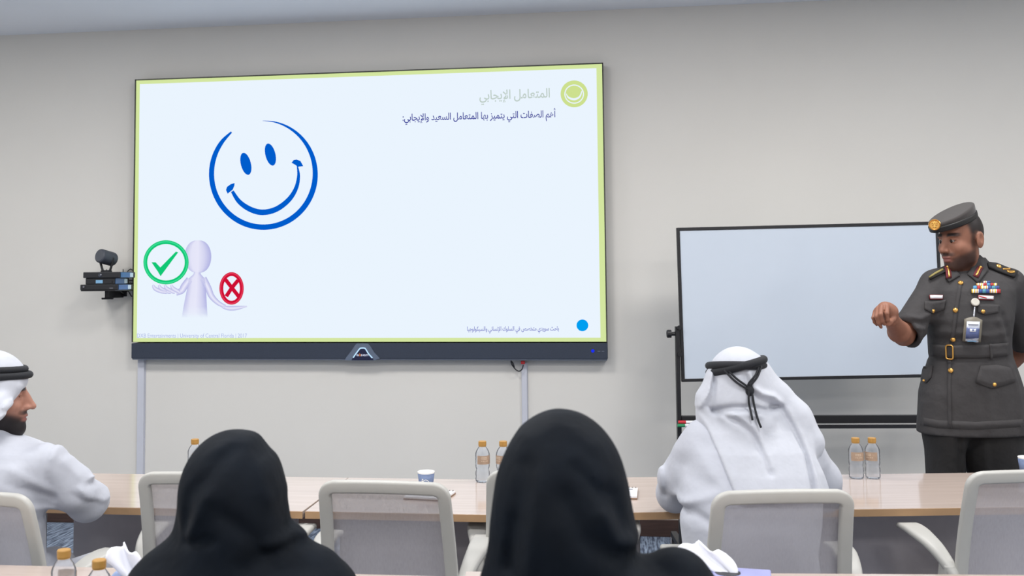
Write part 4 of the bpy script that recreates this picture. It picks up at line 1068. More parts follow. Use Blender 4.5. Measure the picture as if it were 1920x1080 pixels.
# collar -------------------------------------------------------------
allv = bvh_of([tunic])
def lapel(pts_t, pts_b, nm='collar_leaf'): return drape(of, bv, nm, pts_t, pts_b, M_unif, tunic, .006, 8, 4, .003)
lf1 = lapel([(1786, 501), (1776, 514), (1772, 522)], [(1800, 518), (1790, 524), (1779, 530)])
lf2 = lapel([(1836, 478), (1846, 492), (1852, 508)], [(1814, 516), (1822, 522), (1833, 532)])
def patch(cx, cy, ang, parent):
    a = math.radians(ang); ux, uy = math.cos(a), math.sin(a); w = 5.2; L = 10.5
    def P(u, v): return (cx+ux*u-uy*v, cy+uy*u+ux*v)
    g_ = drape(of, bv, 'gorget_patch', [P(-L, -w), P(L, -w)], [P(-L, w), P(L, w)], M_maroon, tunic, .004, 6, 3, .010)
    drape(of, bv, 'gold_braid', [P(-L+2, -1.6), P(L-1.5, -1.6)], [P(-L+2, 1.6), P(L-1.5, 1.6)], M_gold, g_, .003, 6, 2, .0145)
    s_ = stud(of, bv, 'gorget_button', *P(-L+2.5, 0), .0062, M_gold, g_, lift=.0145)
patch(1776, 513.5, 84, lf1); patch(1832.5, 512.5, 116, lf2)
# epaulettes
def epaulette(t, b, stars):
    e = drape(of, bv, 'epaulette', t, b, M_trou, tunic, .008, 8, 3, .004)
    return e
e1 = epaulette([(1850, 494), (1866, 497), (1907, 512)], [(1852, 503), (1870, 511), (1901, 522)], 1)
stud(of, bv, 'rank_crown', 1870, 503, .0115, M_gold, e1, lift=.011)
drape(of, bv, 'rank_baton', [(1878, 507.5), (1893, 507)], [(1878, 509.5), (1893, 509.5)], M_gold, e1, .003, 4, 2, .012)
drape(of, bv, 'rank_wreath', [(1886, 511), (1893, 511.5), (1900, 511)], [(1887, 514), (1893, 515.5), (1901, 514.5)], M_gold, e1, .003, 6, 2, .012)
e2 = epaulette([(1742, 521), (1753, 513), (1768, 506)], [(1744, 526), (1757, 519), (1772, 512)], 0)
drape(of, bv, 'rank_trim', [(1743, 522), (1753, 514.5), (1766, 508)], [(1744, 524), (1754, 517), (1767, 510.5)], mat('gold_cloth', S(132, 120, 66), .6), e2, .003, 6, 2, .012)
# placket, belt, hem, pockets
drape(of, bv, 'placket', [(1797, 533), (1791, 570), (1786, 610), (1781, 643)], [(1803.5, 533), (1798, 570), (1793, 610), (1788, 643)], M_unif, tunic, .003, 14, 2, .001)
drape(of, bv, 'placket', [(1777, 674), (1776, 720), (1777.5, 803)], [(1784, 674), (1783, 720), (1785, 803)], M_unif, tunic, .003, 12, 2, .001)
drape(of, bv, 'hem_band', [(1727, 782), (1760, 788), (1830, 791), (1917, 786)], [(1726, 797), (1760, 803), (1830, 806), (1919, 800)], M_unif, tunic, .0012, 26, 2, -.0002)
belt = drape(of, bv, 'belt', [(1747, 645.5), (1780, 648), (1840, 647), (1888, 642)], [(1748, 666), (1780, 670), (1840, 670), (1890, 666)], M_unif, o_, .006, 26, 4, .002)
M_loop = M_unif
drape(of, bv, 'belt_loop', [(1853, 644), (1857, 644)], [(1855, 672), (1859, 672)], M_loop, belt, .004, 2, 6, .008)
h, n = of.on(bv, 1782, 660); R_ = n.to_track_quat('Z', 'Y').to_matrix()
up_ = Vector((0, 0, 1)); sx_ = up_.cross(n).normalized(); uy_ = n.cross(sx_).normalized()
G().tube([h+n*.011+sx_*a+uy_*b for a, b in rrect(.027, .056, .008, 4)], .0032, 8, True).build('buckle', M_gold, belt, smooth=True)
for bx, by in ((1801, 531), (1791.5, 582), (1787.5, 636.5), (1783, 695)): stud(of, bv, 'button', bx, by, .0105, M_gold, tunic, lift=.003)
def flap(t, b, bx, by, r=.0085):
    f_ = drape(of, bv, 'pocket_flap', t, b, M_unif, tunic, .005, 10, 4, .002); stud(of, bv, 'button', bx, by, r, M_gold, f_, lift=.006)
flap([(1733.5, 566), (1752, 565), (1774, 562)], [(1733, 580), (1747, 588), (1771, 580)], 1747.5, 583)
flap([(1832, 572), (1850, 571), (1873, 572)], [(1833, 586), (1846, 591), (1871, 586)], 1842, 584.5)
flap([(1838, 686), (1868, 684), (1894, 690)], [(1829, 717), (1860, 729), (1903, 715)], 1863, 721)
flap([(1733, 688), (1741, 687), (1750, 686)], [(1729, 712), (1737, 719), (1747, 708)], 1735.5, 714.5, .006)
# name plates, ribbons
M_plate = mat('name_plate', S(226, 226, 230), .35); M_platem = mat('plate_rim', S(110, 30, 36), .5)
def plate(x0, x1, y0, y1, sk=0):
    p_ = drape(of, bv, 'name_plate', [(x0-1, y0-1), (x1+1, y0-1+sk)], [(x0-1, y1+1.5), (x1+1, y1+1.5+sk)], M_platem, tunic, .003, 6, 2, .003)
    drape(of, bv, 'plate_face', [(x0, y0), (x1, y0+sk)], [(x0, y1), (x1, y1+sk)], M_plate, p_, .002, 6, 2, .0065)
plate(1743, 1766.5, 554, 560); plate(1834, 1861, 555, 561, 1)
drape(of, bv, 'plate_stripe', [(1834, 555.5), (1848, 559.5)], [(1834, 557.5), (1848, 561)], mat('stripe_red', S(190, 40, 44), .5), tunic, .002, 4, 1, .009)
rb = [S(220, 220, 226), S(60, 90, 150), S(196, 60, 56), S(230, 190, 60), S(80, 140, 160), S(236, 236, 240), S(150, 50, 60), S(60, 70, 130), S(210, 160, 90), S(90, 150, 190)]
rbm = [mat('ribbon_%d' % i, c, .8, var=.02) for i, c in enumerate(rb)]
rib = drape(of, bv, 'ribbon_bar', [(1820, 543), (1830, 534), (1842, 529), (1856, 529), (1866, 533), (1874, 541)], [(1820, 549.5), (1830, 550), (1842, 550), (1856, 550.5), (1866, 551), (1875, 551)], mat('ribbon_back', S(60, 50, 50), .8), tunic, .003, 12, 3, .003)
rows = [(1821, 1874, 544, 550.5), (1824, 1872, 538, 543.5), (1830, 1868, 533, 537.5), (1843, 1856, 529, 532.5)]
k = 0
for x0, x1, y0, y1 in rows:
    n_ = int(round((x1-x0)/6.6))
    for i in range(n_):
        a = x0+(x1-x0)*i/n_; b = x0+(x1-x0)*(i+1)/n_-.5
        rp_ = drape(of, bv, 'ribbon', [(a, y0), (b, y0)], [(a, y1), (b, y1)], rbm[(k*7+3) % 10], rib, .002, 2, 1, .0065)
        m_ = (a+b)/2; drape(of, bv, 'ribbon_stripe', [(m_-1, y0), (m_+1, y0)], [(m_-1, y1), (m_+1, y1)], rbm[(k*3+5) % 10], rp_, .002, 1, 1, .0078); k += 1
# id badge on a reel
reel = stud(of, bv, 'badge_reel', 1827, 568, .0165, mat('reel', S(196, 192, 182), .4), tunic, [(.0165, 0), (.0165, .008), (.0145, .010), (.010, .0095), (0, .0095)], .006)
M_clip = mat('clip_steel', S(190, 192, 200), .25, metal=.7)
drape(of, bv, 'badge_strap', [(1825, 576), (1827, 576)], [(1823, 596), (1826, 596)], M_clip, tunic, .003, 2, 6, .010)
M_hold = mat('badge_holder', S(112, 106, 94), .5); M_card = mat('badge_card', S(206, 212, 226), .4, var=.02); M_cardb = mat('badge_card_blue', S(86, 98, 142), .4, var=.05); M_cardp = mat('badge_card_photo', S(212, 216, 226), .5)
hld = drape(of, bv, 'badge_holder', [(1807.5, 599), (1819, 595.5), (1826, 595), (1838.5, 601)], [(1804.5, 638), (1812, 640), (1826, 641.5), (1835.5, 640.5)], M_hold, tunic, .007, 8, 5, .012)
def hpv(u, v):
    tx = np.array((1807.5+(1838.5-1807.5)*u, 600+(601-600)*u)); bx = np.array((1804.5+(1835.5-1804.5)*u, 639.5+1*u)); p = tx+(bx-tx)*v; return (p[0], p[1])
def card(nm, u0, u1, v0, v1, m_, lift): drape(of, bv, nm, [hpv(u0, v0), hpv(u1, v0)], [hpv(u0, v1), hpv(u1, v1)], m_, hld, .0015, 4, 3, lift)
card('badge_card', .15, .85, .06, .95, M_card, .0195); card('card_band', .15, .85, .36, .74, M_cardb, .0212); card('card_photo', .33, .66, .40, .58, M_cardp, .0226); card('card_figure', .46, .55, .44, .55, M_cardb, .024)
card('card_text', .22, .78, .16, .20, M_ink, .0212); card('card_text', .25, .75, .83, .86, M_scrn, .0212)
# ================================================================== seated man seen from behind (white robe and headscarf)
def ropes(fig, parent, rings, r=.0095, name='head_rope'):
    out = []
    for (c, ux, uy, rx, ry, wob) in rings:
        n = 40; pts = []
        for i in range(n):
            a = 2*math.pi*i/n; pts.append(Vector(c)+Vector(ux)*(rx*math.cos(a))+Vector(uy)*(ry*math.sin(a))+Vector((0, 0, wob*math.sin(2*a)*.5)))
        out.append(G().tube(pts, r, 12, True).build(name, M_rope, parent, smooth=True))
    return out
sm = Fig(1400, 3.08, 'person in white robe and headscarf seen from behind, leaning on the table'); l = sm.l
def lvl(fig, py, xl, xr, dy, ry):
    a, b = fig.L(xl, py, dy), fig.L(xr, py, dy); return (a.z, (a.x+b.x)/2, dy, (b.x-a.x)/2, ry)
zs = .47-FLOOR*0
F = Fld((-.34, -.28, .38), (.34, .50, sm.L(1400, 760).z), .007)
tor = F.loft([(.42, .0, .0, .2, .15), (.5, .005, -.0, .215, .15)]+[lvl(sm, *q) for q in ((1040, 1283, 1530, .0, .14), (980, 1276, 1538, .01, .14), (930, 1276, 1540, .03, .14), (880, 1276, 1535, .06, .135), (840, 1286, 1520, .085, .125), (805, 1312, 1495, .11, .105), (785, 1345, 1462, .125, .085), (768, 1365, 1430, .14, .06))], 2.2)
tor = smin(tor, F.chain([l(1320, 822, .10), l(1272, 895, .17), l(1266, 925, .24)], [.062, .060, .056], .03), .05)
tor = smin(tor, F.chain([l(1266, 925, .24), l(1300, 905, .42)], [.055, .042]), .03)
tor = smin(tor, F.chain([l(1490, 818, .10), l(1538, 900, .17), l(1545, 925, .24)], [.062, .060, .055], .03), .05)
tor = smin(tor, F.chain([l(1545, 925, .24), l(1480, 905, .42)], [.055, .042]), .03)
def q2(fig, *pts, dy=-.1): return [(lambda p: (p[0], p[2]))(fig.l(x, y, dy)) for x, y in pts]
def R2(pts, amp, w, ym=.12): return F.ridge(q2(sm, *pts), amp, w, ym)
tor = tor-R2(((1275, 960), (1310, 945), (1345, 930)), .008, .012)+R2(((1275, 975), (1310, 968), (1340, 985)), .008, .012)+R2(((1278, 880), (1275, 930), (1280, 965)), .012, .010, .2)-R2(((1252, 870), (1262, 900)), .003, .012, .3)
tor = tor+R2(((1300, 890), (1335, 915)), .006, .03)-R2(((1320, 850), (1345, 900), (1365, 925)), .005, .02)
# lap and skirt of the robe
lap = smin(F.chain([(-.1, .02, .50), (-.12, .42, .53)], [.1, .085]), F.chain([(.1, .02, .50), (.12, .42, .53)], [.1, .085]), .05)
tor = smin(tor, lap, .05)
rob1 = nets(F, tor)
F = Fld((-.28, .22, .06), (.28, .56, .58), .010)
sk = F.loft([(.07, 0, .40, .19, .09), (.3, 0, .41, .2, .09), (.5, 0, .42, .205, .09), (.57, 0, .42, .19, .08)])
rob2 = nets(F, sk)
robe = solid('robe', [rob1, rob2], M_white, sm.o)
# head, hands
hc = l(1383, 728, .135); hR = headR((-.25, .93, -.28))
F = Fld((hc[0]-.12, hc[1]-.14, hc[2]-.22), (hc[0]+.12, hc[1]+.15, hc[2]+.15), .005)
hd = smin(head_field(F, hc, hR), F.seg((hc[0], hc[1]-.03, hc[2]-.06), (hc[0]+.02, hc[1]-.05, hc[2]-.2), .052, .06), .02)
hv = nets(F, hd); nh2 = len(hv[0]); parts = [hv]
def hand(at_, dirx, n_=4, up=(0, 0, 1), res=.004):
    at_ = np.array(at_, float); d = np.array(dirx, float); d /= np.linalg.norm(d); u = np.array(up, float); s = np.cross(d, u); s /= np.linalg.norm(s)
    F = Fld(at_-.16, at_+.16, res)
    e = F.chain([tuple(at_-d*.10), tuple(at_)], [.03, .025]); e = smin(e, F.seg(tuple(at_+d*.03-s*.015), tuple(at_+d*.075-s*.02), .017, .014), .015); e = smin(e, F.seg(tuple(at_+d*.03+s*.015), tuple(at_+d*.075+s*.02), .017, .014), .015)
    for k in range(4):
        o = (k-1.5)*.0185; L = (.06, .07, .066, .052)[k]; a0 = at_+d*.075+s*o
        e = smin(e, F.chain([tuple(a0), tuple(a0+d*L*.55+u*.004), tuple(a0+d*L-u*.012)], [.0095, .0088, .0072], .005), .005)
    e = smin(e, F.chain([tuple(at_+d*.02-s*.025), tuple(at_+d*.055-s*.048), tuple(at_+d*.085-s*.05-u*.004)], [.013, .011, .009], .006), .008)
    return nets(F, e)
tz_ = TZ-FLOOR+.022
hx1 = sm.L(1300, 905, .42); hx2 = sm.L(1480, 905, .42)
parts += [hand((hx1.x+.02, .45, tz_+.012), (.4, .9, 0)), hand((hx2.x-.02, .45, tz_+.012), (-.4, .9, 0))]
F = Fld((-.22, -.15, .0), (.22, .65, 1.1), .016)
core = F.chain([(0, 0, .5), (0, .06, .8), (hc[0]+.02, hc[1]-.05, hc[2]-.18)], [.11, .09, .05], .05)
for s in (-1, 1): core = smin(core, F.chain([(s*.09, 0, .5), (s*.11, .4, .5), (s*.1, .42, .1), (s*.1, .5, .05)], [.075, .06, .04, .03]), .04)
parts.append(nets(F, core))
bod = solid('body', parts, M_skin, sm.o, lambda V: np.concatenate([head_cols(V[:nh2], hc, hR, SKIN, BEARD, HAIRC, LIP), np.tile(np.array(SKIN+(1,)), (len(V)-nh2, 1))]))
for s in (-1, 1): G().sweep([(s*.1, .36, .02), (s*.1, .45, .02), (s*.1, .6, .018)], [rrect(.07, .03, .01, 2), rrect(.08, .03, .01, 2), rrect(.06, .02, .008, 2)], Vector((0, 0, 1))).build('sandal', M_sandal, sm.o, smooth=True)
# headscarf
F = Fld((sm.L(1290, 700).x, -.16, sm.L(1400, 930).z), (sm.L(1600, 700).x, .32, sm.L(1400, 645).z), .0052)
tors = F.loft([lvl(sm, *q) for q in ((960, 1276, 1538, .02, .14), (930, 1276, 1540, .03, .14), (880, 1276, 1535, .06, .135), (840, 1286, 1520, .085, .125), (805, 1312, 1495, .11, .105), (785, 1345, 1462, .125, .085), (768, 1365, 1430, .14, .06))], 2.2)
tors = smin(tors, F.chain([l(1490, 818, .10), l(1538, 900, .17), l(1550, 940, .24)], [.062, .060, .055], .03), .05)
tors = smin(tors, F.chain([l(1320, 822, .10), l(1272, 895, .17)], [.062, .060], .03), .05)
s_ = F.ell(hc[0:3], (.082, .110, .10), hR); s_ = smin(s_, F.ell((hc[0], hc[1]-.01, hc[2]+.025), (.081, .107, .103), hR), .02)
s_ = smin(s_, F.chain([l(1383, 715, .11), l(1392, 770, .085), l(1400, 805, .075)], [.083, .09, .10], .04), .05)
s_ = smin(s_, F.chain([l(1346, 722, .11), l(1334, 748, .10), l(1336, 785, .10)], [.036, .043, .05], .03), .03)
s_ = smin(s_, F.chain([l(1418, 708, .11), l(1452, 748, .10), l(1485, 785, .085), l(1510, 830, .07)], [.048, .052, .056, .058], .03), .04)
# panel over the back
def edge(a, b):
    ax, az = q2(sm, a)[0]; bx, bz = q2(sm, b)[0]; nx, nz = (bz-az), -(bx-ax); k = math.hypot(nx, nz); return ((F.X-ax)*nx+(F.Z-az)*nz)/k
lft = edge((1337, 785), (1382, 940)); rgt = -edge((1520, 790), (1577, 930))
if float(lft[np.argmin(np.abs(F.X.ravel()-q2(sm, (1450, 860))[0][0])), 0, 10].ravel()[0]) > 0: lft = -lft
if float(rgt[np.argmin(np.abs(F.X.ravel()-q2(sm, (1450, 860))[0][0])), 0, 10].ravel()[0]) > 0: rgt = -rgt
pan = smax(smax(tors-.013, lft, .006), rgt, .006); pan = smax(pan, F.Y-.13, .02)
pan = smax(pan, F.Z-sm.L(1400, 770).z, .02)
s_ = smin(s_, pan, .025)
def R3(pts, amp, w, ym=.13): return F.ridge(q2(sm, *pts), amp*1.35, w, ym)
s_ = s_-R3(((1360, 712), (1350, 745), (1335, 775)), .007, .007)+R3(((1367, 712), (1360, 745), (1352, 775), (1362, 784)), .008, .008)
s_ = s_+R3(((1362, 783), (1391, 774), (1424, 772), (1460, 780), (1486, 772)), .014, .010)-R3(((1372, 790), (1400, 783), (1440, 786)), .006, .010)
s_ = s_-R3(((1424, 706), (1430, 732), (1446, 745), (1474, 752), (1490, 768)), .010, .008)+R3(((1418, 715), (1424, 742), (1445, 760), (1470, 768)), .007, .010)
s_ = s_+R3(((1370, 787), (1400, 800), (1425, 822), (1445, 870), (1449, 890)), .008, .008)-R3(((1392, 785), (1425, 806), (1442, 840), (1450, 880)), .006, .008)
s_ = s_+R3(((1491, 772), (1512, 815), (1527, 860), (1531, 925)), .010, .007)-R3(((1500, 780), (1522, 825), (1535, 870), (1545, 925)), .005, .010)
s_ = s_+R3(((1340, 715), (1330, 740)), .005, .012)
scarf = solid('headscarf', nets(F, s_), M_scarfw, sm.o)
# double black head rope with hanging cords
dL, dR = sm.L(1334, 693, .115), sm.L(1431, 681, .115); ax1 = (dR-dL).normalized(); ay1 = Vector((ax1.y*-1, ax1.x, -.10)).normalized()
hcx = (dL+dR)/2; hcx.y = hc[1]-.005
rx_ = (dR-dL).length/2+.0
upv = ax1.cross(ay1).normalized(); upv = upv if upv.z > 0 else -upv
t1 = (ax1+Vector((0, 0, -.14))).normalized(); t2 = (ax1+Vector((0, 0, .14))).normalized()
rg = ropes(sm, scarf, [(hcx, t1, ay1, rx_, .116, 0), (hcx, t2, ay1, rx_+.002, .120, 0)], .0125)
bvs = bvh_of(scarf)
def cordp(px, py, lift=.013):
    h, n = sm.on(bvs, px, py); return h+n*lift if h else sm.L(px, py, 0)
def smooth_pts(P, n=6):
    for _ in range(n): P = [P[0]]+[(P[i-1]+P[i]*2+P[i+1])/4 for i in range(1, len(P)-1)]+[P[-1]]
    return P
for pl in (((1362, 696), (1378, 715), (1400, 733)), ((1367, 695), (1382, 712), (1403, 731)), ((1423, 690), (1414, 712), (1406, 731)), ((1418, 692), (1410, 712), (1403, 731)), ((1400, 735), (1403, 758), (1409, 785)), ((1406, 735), (1413, 768), (1422, 803))):
    G().tube(smooth_pts([cordp(float(p[0]), float(p[1])) for p in catmull(pl, 6)]), .0034, 8).build('hanging_cord', M_rope, rg[0], smooth=True)
kp = cordp(1402.5, 734, .008)
G().lathe([(.0, -.016), (.008, -.014), (.0125, -.006), (.0125, .006), (.008, .014), (0, .016)], 14, kp).build('cord_knot', M_rope, rg[0], smooth=True)

# ================================================================== man in profile at the left edge
lm = Fig(20, 3.15, 'person in white robe and headscarf in profile at the left edge'); l = lm.l
F = Fld((-.30, -.30, .38), (.40, .50, lm.L(20, 770).z), .007)
tor = F.loft([(.42, -.02, .0, .2, .13), (.5, -.03, .0, .17, .13)]+[lvl(lm, *q) for q in ((1040, -100, 78, .0, .13), (1000, -100, 78, .0, .13), (950, -104, 82, .0, .135), (900, -108, 92, .0, .14), (865, -104, 104, .02, .14), (846, -92, 98, .03, .125), (830, -78, 66, .04, .10), (815, -62, 26, .04, .075), (798, -50, 8, .04, .06))], 2.2)
tor = smin(tor, F.chain([l(86, 868, -.01), l(138, 918, .04), l(163, 942, .10)], [.062, .062, .055], .03), .05)
tor = smin(tor, F.chain([l(163, 942, .10), l(170, 938, .16), l(150, 915, .34)], [.056, .054, .042], .02), .03)
tor = smin(tor, F.chain([l(-70, 860, .08), l(-60, 930, .2), l(-20, 915, .34)], [.065, .055, .042]), .04)
tor = smin(tor, F.chain([(.0, .02, .52), (.17, .30, .555)], [.10, .082]), .05); tor = smin(tor, F.chain([(-.1, .02, .5), (-.02, .38, .55)], [.1, .08]), .05)
def R4(pts, amp, w, ym=.1): return F.ridge(q2(lm, *pts, dy=-.08), amp, w, ym)
tor = tor+R4(((80, 845), (78, 875), (84, 915), (86, 940)), .006, .010)-R4(((95, 830), (92, 860)), .006, .012)
tor = tor-R4(((85, 925), (60, 900), (30, 880)), .006, .012)+R4(((82, 940), (55, 920), (25, 905)), .006, .010)-R4(((80, 965), (55, 958)), .006, .010)+R4(((80, 980), (50, 985)), .006, .012)
tor = tor-R4(((150, 905), (170, 915), (180, 930)), .010, .009, .3)+R4(((143, 920), (160, 930), (166, 945)), .010, .008, .3)-R4(((135, 925), (148, 945), (160, 960)), .008, .008, .3)-R4(((172, 950), (186, 940), (192, 925)), .007, .007, .3)+R4(((165, 905), (186, 922)), .006, .008, .3)
tor = tor-R4(((110, 870), (130, 900)), .006, .012)+R4(((120, 935), (140, 955)), .006, .008, .3)
tor = tor-R4(((78, 1008), (102, 1022)), .012, .008, .2)+R4(((76, 1018), (98, 1032)), .010, .007, .2)
rob1 = nets(F, tor)
F = Fld((-.25, .15, .06), (.35, .52, .60), .010)
sk = F.loft([(.07, .06, .33, .22, .09), (.3, .07, .34, .22, .09), (.5, .08, .34, .2, .09), (.58, .08, .33, .17, .08)]); rob2 = nets(F, sk)
solid('robe', [rob1, rob2], M_white, lm.o)
hc = l(-13, 741, .04); hR = headR((.93, .36, -.05))
F = Fld((hc[0]-.14, hc[1]-.13, hc[2]-.21), (hc[0]+.14, hc[1]+.13, hc[2]+.14), .003)
hd = head_field(F, hc, hR)
# full dark beard
x, y, z = F.pts(hR, hc)
hd = smin(hd, ell3(x, y, z, (0, .066, -.103), (.036, .034, .032)), .015)
hd = smin(hd, F.seg((hc[0]-.01, hc[1]-.01, hc[2]-.07), (hc[0]-.03, hc[1]-.0, hc[2]-.20), .05, .058), .02)
hv = nets(F, hd); nh3 = len(hv[0]); parts = [hv]
hxx = lm.L(150, 915, .34); parts += [hand((hxx.x-.03, .37, tz_+.012), (-.5, .85, 0))]
hxx = lm.L(-20, 915, .34); parts += [hand((hxx.x+.03, .37, tz_+.012), (.5, .85, 0))]
F = Fld((-.25, -.15, .0), (.35, .60, 1.1), .016)
core = F.chain([(-.02, 0, .5), (-.02, .02, .8), (hc[0]-.03, hc[1], hc[2]-.18)], [.10, .09, .05], .05)
for xs, ys in ((.18, .3), (-.02, .36)): core = smin(core, F.chain([(0, 0, .5), (xs, ys, .51), (xs, ys+.02, .1), (xs+.03, ys+.1, .05)], [.06, .05, .04, .03]), .04)
parts.append(nets(F, core))
bod = solid('body', parts, M_skin, lm.o, lambda V: np.concatenate([head_cols(V[:nh3], hc, hR, S(170, 122, 104)[:3], S(28, 22, 24)[:3], HAIRC, LIP, 1.0, True), np.tile(np.array(SKIN+(1,)), (len(V)-nh3, 1))]))
eyes(lm, hc, hR, bod)
for xs, ys in ((.18, .32), (-.02, .38)): G().sweep([(xs, ys-.02, .02), (xs+.02, ys+.08, .02), (xs+.05, ys+.2, .018)], [rrect(.07, .03, .01, 2), rrect(.08, .03, .01, 2), rrect(.06, .02, .008, 2)], Vector((0, 0, 1))).build('sandal', M_sandal, lm.o, smooth=True)
# headscarf
F = Fld((-.26, -.24, lm.L(20, 860).z), (lm.L(75, 700).x, .26, lm.L(20, 660).z), .005)
x, y, z = F.pts(hR, hc)
s_ = ell3(x, y, z, (0, -.014, .034), (.090, .113, .108))
s_ = smin(s_, seg3(x, y, z, (.055, -.02, .0), (.06, -.03, -.10), .042, .05), .03); s_ = smin(s_, seg3(x, y, z, (-.055, -.02, .0), (-.06, -.03, -.10), .042, .05), .03)
for sg in (-1, 1): s_ = smin(s_, seg3(x, y, z, (sg*.052, .045, .03), (sg*.056, -.01, -.09), .034, .036), .025)
s_ = smin(s_, seg3(x, y, z, (0, -.07, -.02), (0, -.11, -.15), .06, .075), .04)
s_ = smin(s_, F.chain([l(-5, 770, -.05), l(-25, 815, -.07), l(-50, 850, -.09)], [.05, .055, .05]), .04)
# open the face
fc = y-(.074+.70*np.clip(z, -.13, .05)); fcut = smax(-fc, z-.055, .004)
s_ = smax(s_, -fcut, .012)
# keep a thin brow edge: cut everything forward of the face below the rope
def R5(pts, amp, w, ym=.0): return F.ridge(q2(lm, *pts, dy=-.08), amp, w, ym)
s_ = s_-R5(((48, 718), (35, 748), (15, 775), (0, 785)), .007, .007, .02)+R5(((38, 715), (28, 735), (12, 755)), .006, .006, .02)-R5(((14, 712), (16, 740), (8, 765)), .006, .006)+R5(((24, 710), (25, 728)), .006, .005)+R5(((6, 718), (8, 740), (0, 765)), .005, .008)
scarf2 = solid('headscarf', nets(F, s_), M_scarfw, lm.o)
cR_ = lm.L(50, 699, .04); fw_ = Vector(hR[1]); rt_ = Vector(hR[0])
cen = Vector(hc)+Vector(hR[2])*.072+fw_*(-.012); cen.z = lm.L(13, 697, .04).z
fz = Vector((fw_.x, fw_.y, 0)).normalized(); rz_ = Vector((rt_.x, rt_.y, 0)).normalized()
ropes(lm, scarf2, [(cen+Vector((0, 0, .010)), (fz+Vector((0, 0, -.04))).normalized(), rz_, .098, .082, 0), (cen+Vector((0, 0, -.009)), (fz+Vector((0, 0, -.03))).normalized(), rz_, .112, .091, 0)], .0112)

# ================================================================== the two women in black
def woman(px, D, label, head_px, fwd, torso, arms, scarf_parts, folds, zlo, skin=True, lap=True):
    w = Fig(px, D, label); l = w.l
    F = Fld((-.36, -.24, .38), (.40, .48, w.L(px, head_px[1]+60).z), .008)
    t = F.loft([(.42, 0, .0, .2, .15), (.5, 0, .0, .2, .14)]+[lvl(w, *q) for q in torso], 2.2)
    for a in arms: t = smin(t, F.chain([l(*p) for p in a[0]], a[1], .03), .05)
    t = smin(t, F.chain([(-.09, .02, .51), (-.1, .40, .53)], [.1, .08]), .05); t = smin(t, F.chain([(.09, .02, .51), (.1, .40, .53)], [.1, .08]), .05)
    for pts, amp, wd in folds.get('robe', []): t = t+F.ridge(q2(w, *pts, dy=-.1), amp, wd, .15)
    r1 = nets(F, t); F = Fld((-.28, .18, .06), (.28, .54, .58), .012)
    r2 = nets(F, F.loft([(.07, 0, .38, .2, .09), (.3, 0, .39, .2, .09), (.5, 0, .4, .2, .09), (.57, 0, .4, .17, .08)]))
    solid('abaya', [r1, r2], M_abaya, w.o)
    hc = l(*head_px); hR = headR(fwd)
    F = Fld((hc[0]-.12, hc[1]-.14, hc[2]-.2), (hc[0]+.12, hc[1]+.15, hc[2]+.15), .006)
    hd = smin(head_field(F, hc, hR, False), F.seg((hc[0], hc[1]-.02, hc[2]-.06), (hc[0], hc[1]-.05, hc[2]-.18), .045, .055), .02)
    hv = nets(F, hd); n0 = len(hv[0]); parts = [hv]
    for a in arms:
        e = w.L(*a[0][-1]); parts.append(hand((e.x, e.y+.03, tz_+.012), (-.5 if e.x > 0 else .5, .85, 0)))
    F = Fld((-.22, -.15, .0), (.22, .6, hc[2]-.1), .016)
    core = F.chain([(0, 0, .5), (0, .03, .8), (hc[0], hc[1]-.05, hc[2]-.16)], [.12, .1, .05], .05)
    for s in (-1, 1): core = smin(core, F.chain([(s*.08, 0, .5), (s*.1, .38, .5), (s*.09, .4, .1), (s*.09, .48, .05)], [.07, .055, .04, .03]), .04)
    parts.append(nets(F, core))
    def cf(V):
        C = np.tile(np.array(S(172, 126, 106)), (len(V), 1)); H = head_cols(V[:n0], hc, hR, S(172, 126, 106)[:3], S(172, 126, 106)[:3], HAIRC, LIP, 0.0); C[:n0] = H; return C
    b = solid('body', parts, M_skin, w.o, cf); eyes(w, hc, hR, b)
    for s in (-1, 1): G().sweep([(s*.09, .34, .02), (s*.09, .44, .022), (s*.09, .57, .018)], [rrect(.06, .03, .01, 2), rrect(.075, .035, .01, 2), rrect(.05, .02, .008, 2)], Vector((0, 0, 1))).build('shoe', M_sandal, w.o, smooth=True)
    # scarf
    F = Fld((-.34, -.24, w.L(px, zlo).z), (.34, .24, w.L(px, head_px[1]).z+.2), .006)
    x, y, z = F.pts(hR, hc)
    s_ = ell3(x, y, z, (0, -.016, .032), (.094, .118, .108))
    for pts, rs, k in scarf_parts:
        s_ = smin(s_, F.chain([l(*p) for p in pts], rs, .04), k)
    tt = F.loft([lvl(w, *q) for q in torso], 2.2)
    for a in arms: tt = smin(tt, F.chain([l(*p) for p in a[0]], a[1], .03), .05)
    s_ = smin(s_, smax(tt-.012, F.Z-w.L(px, head_px[1]+70).z, .02), .05) if folds.get('cape') else s_
    fc = smax(-(y-.078), ell3(x, y, z, (0, .11, -.02), (.062, .09, .082)), .01); s_ = smax(s_, -fc, .01)
    for pts, amp, wd in folds.get('scarf', []): s_ = s_+F.ridge(q2(w, *pts, dy=-.1), amp*1.25, wd, .1)
    if folds.get('cut'):
        e0 = w.L(px, zlo).z+.012; s_ = smax(s_, e0-F.Z, .01)
    solid('headscarf', nets(F, s_, 2), M_hijab, w.o)
    return w
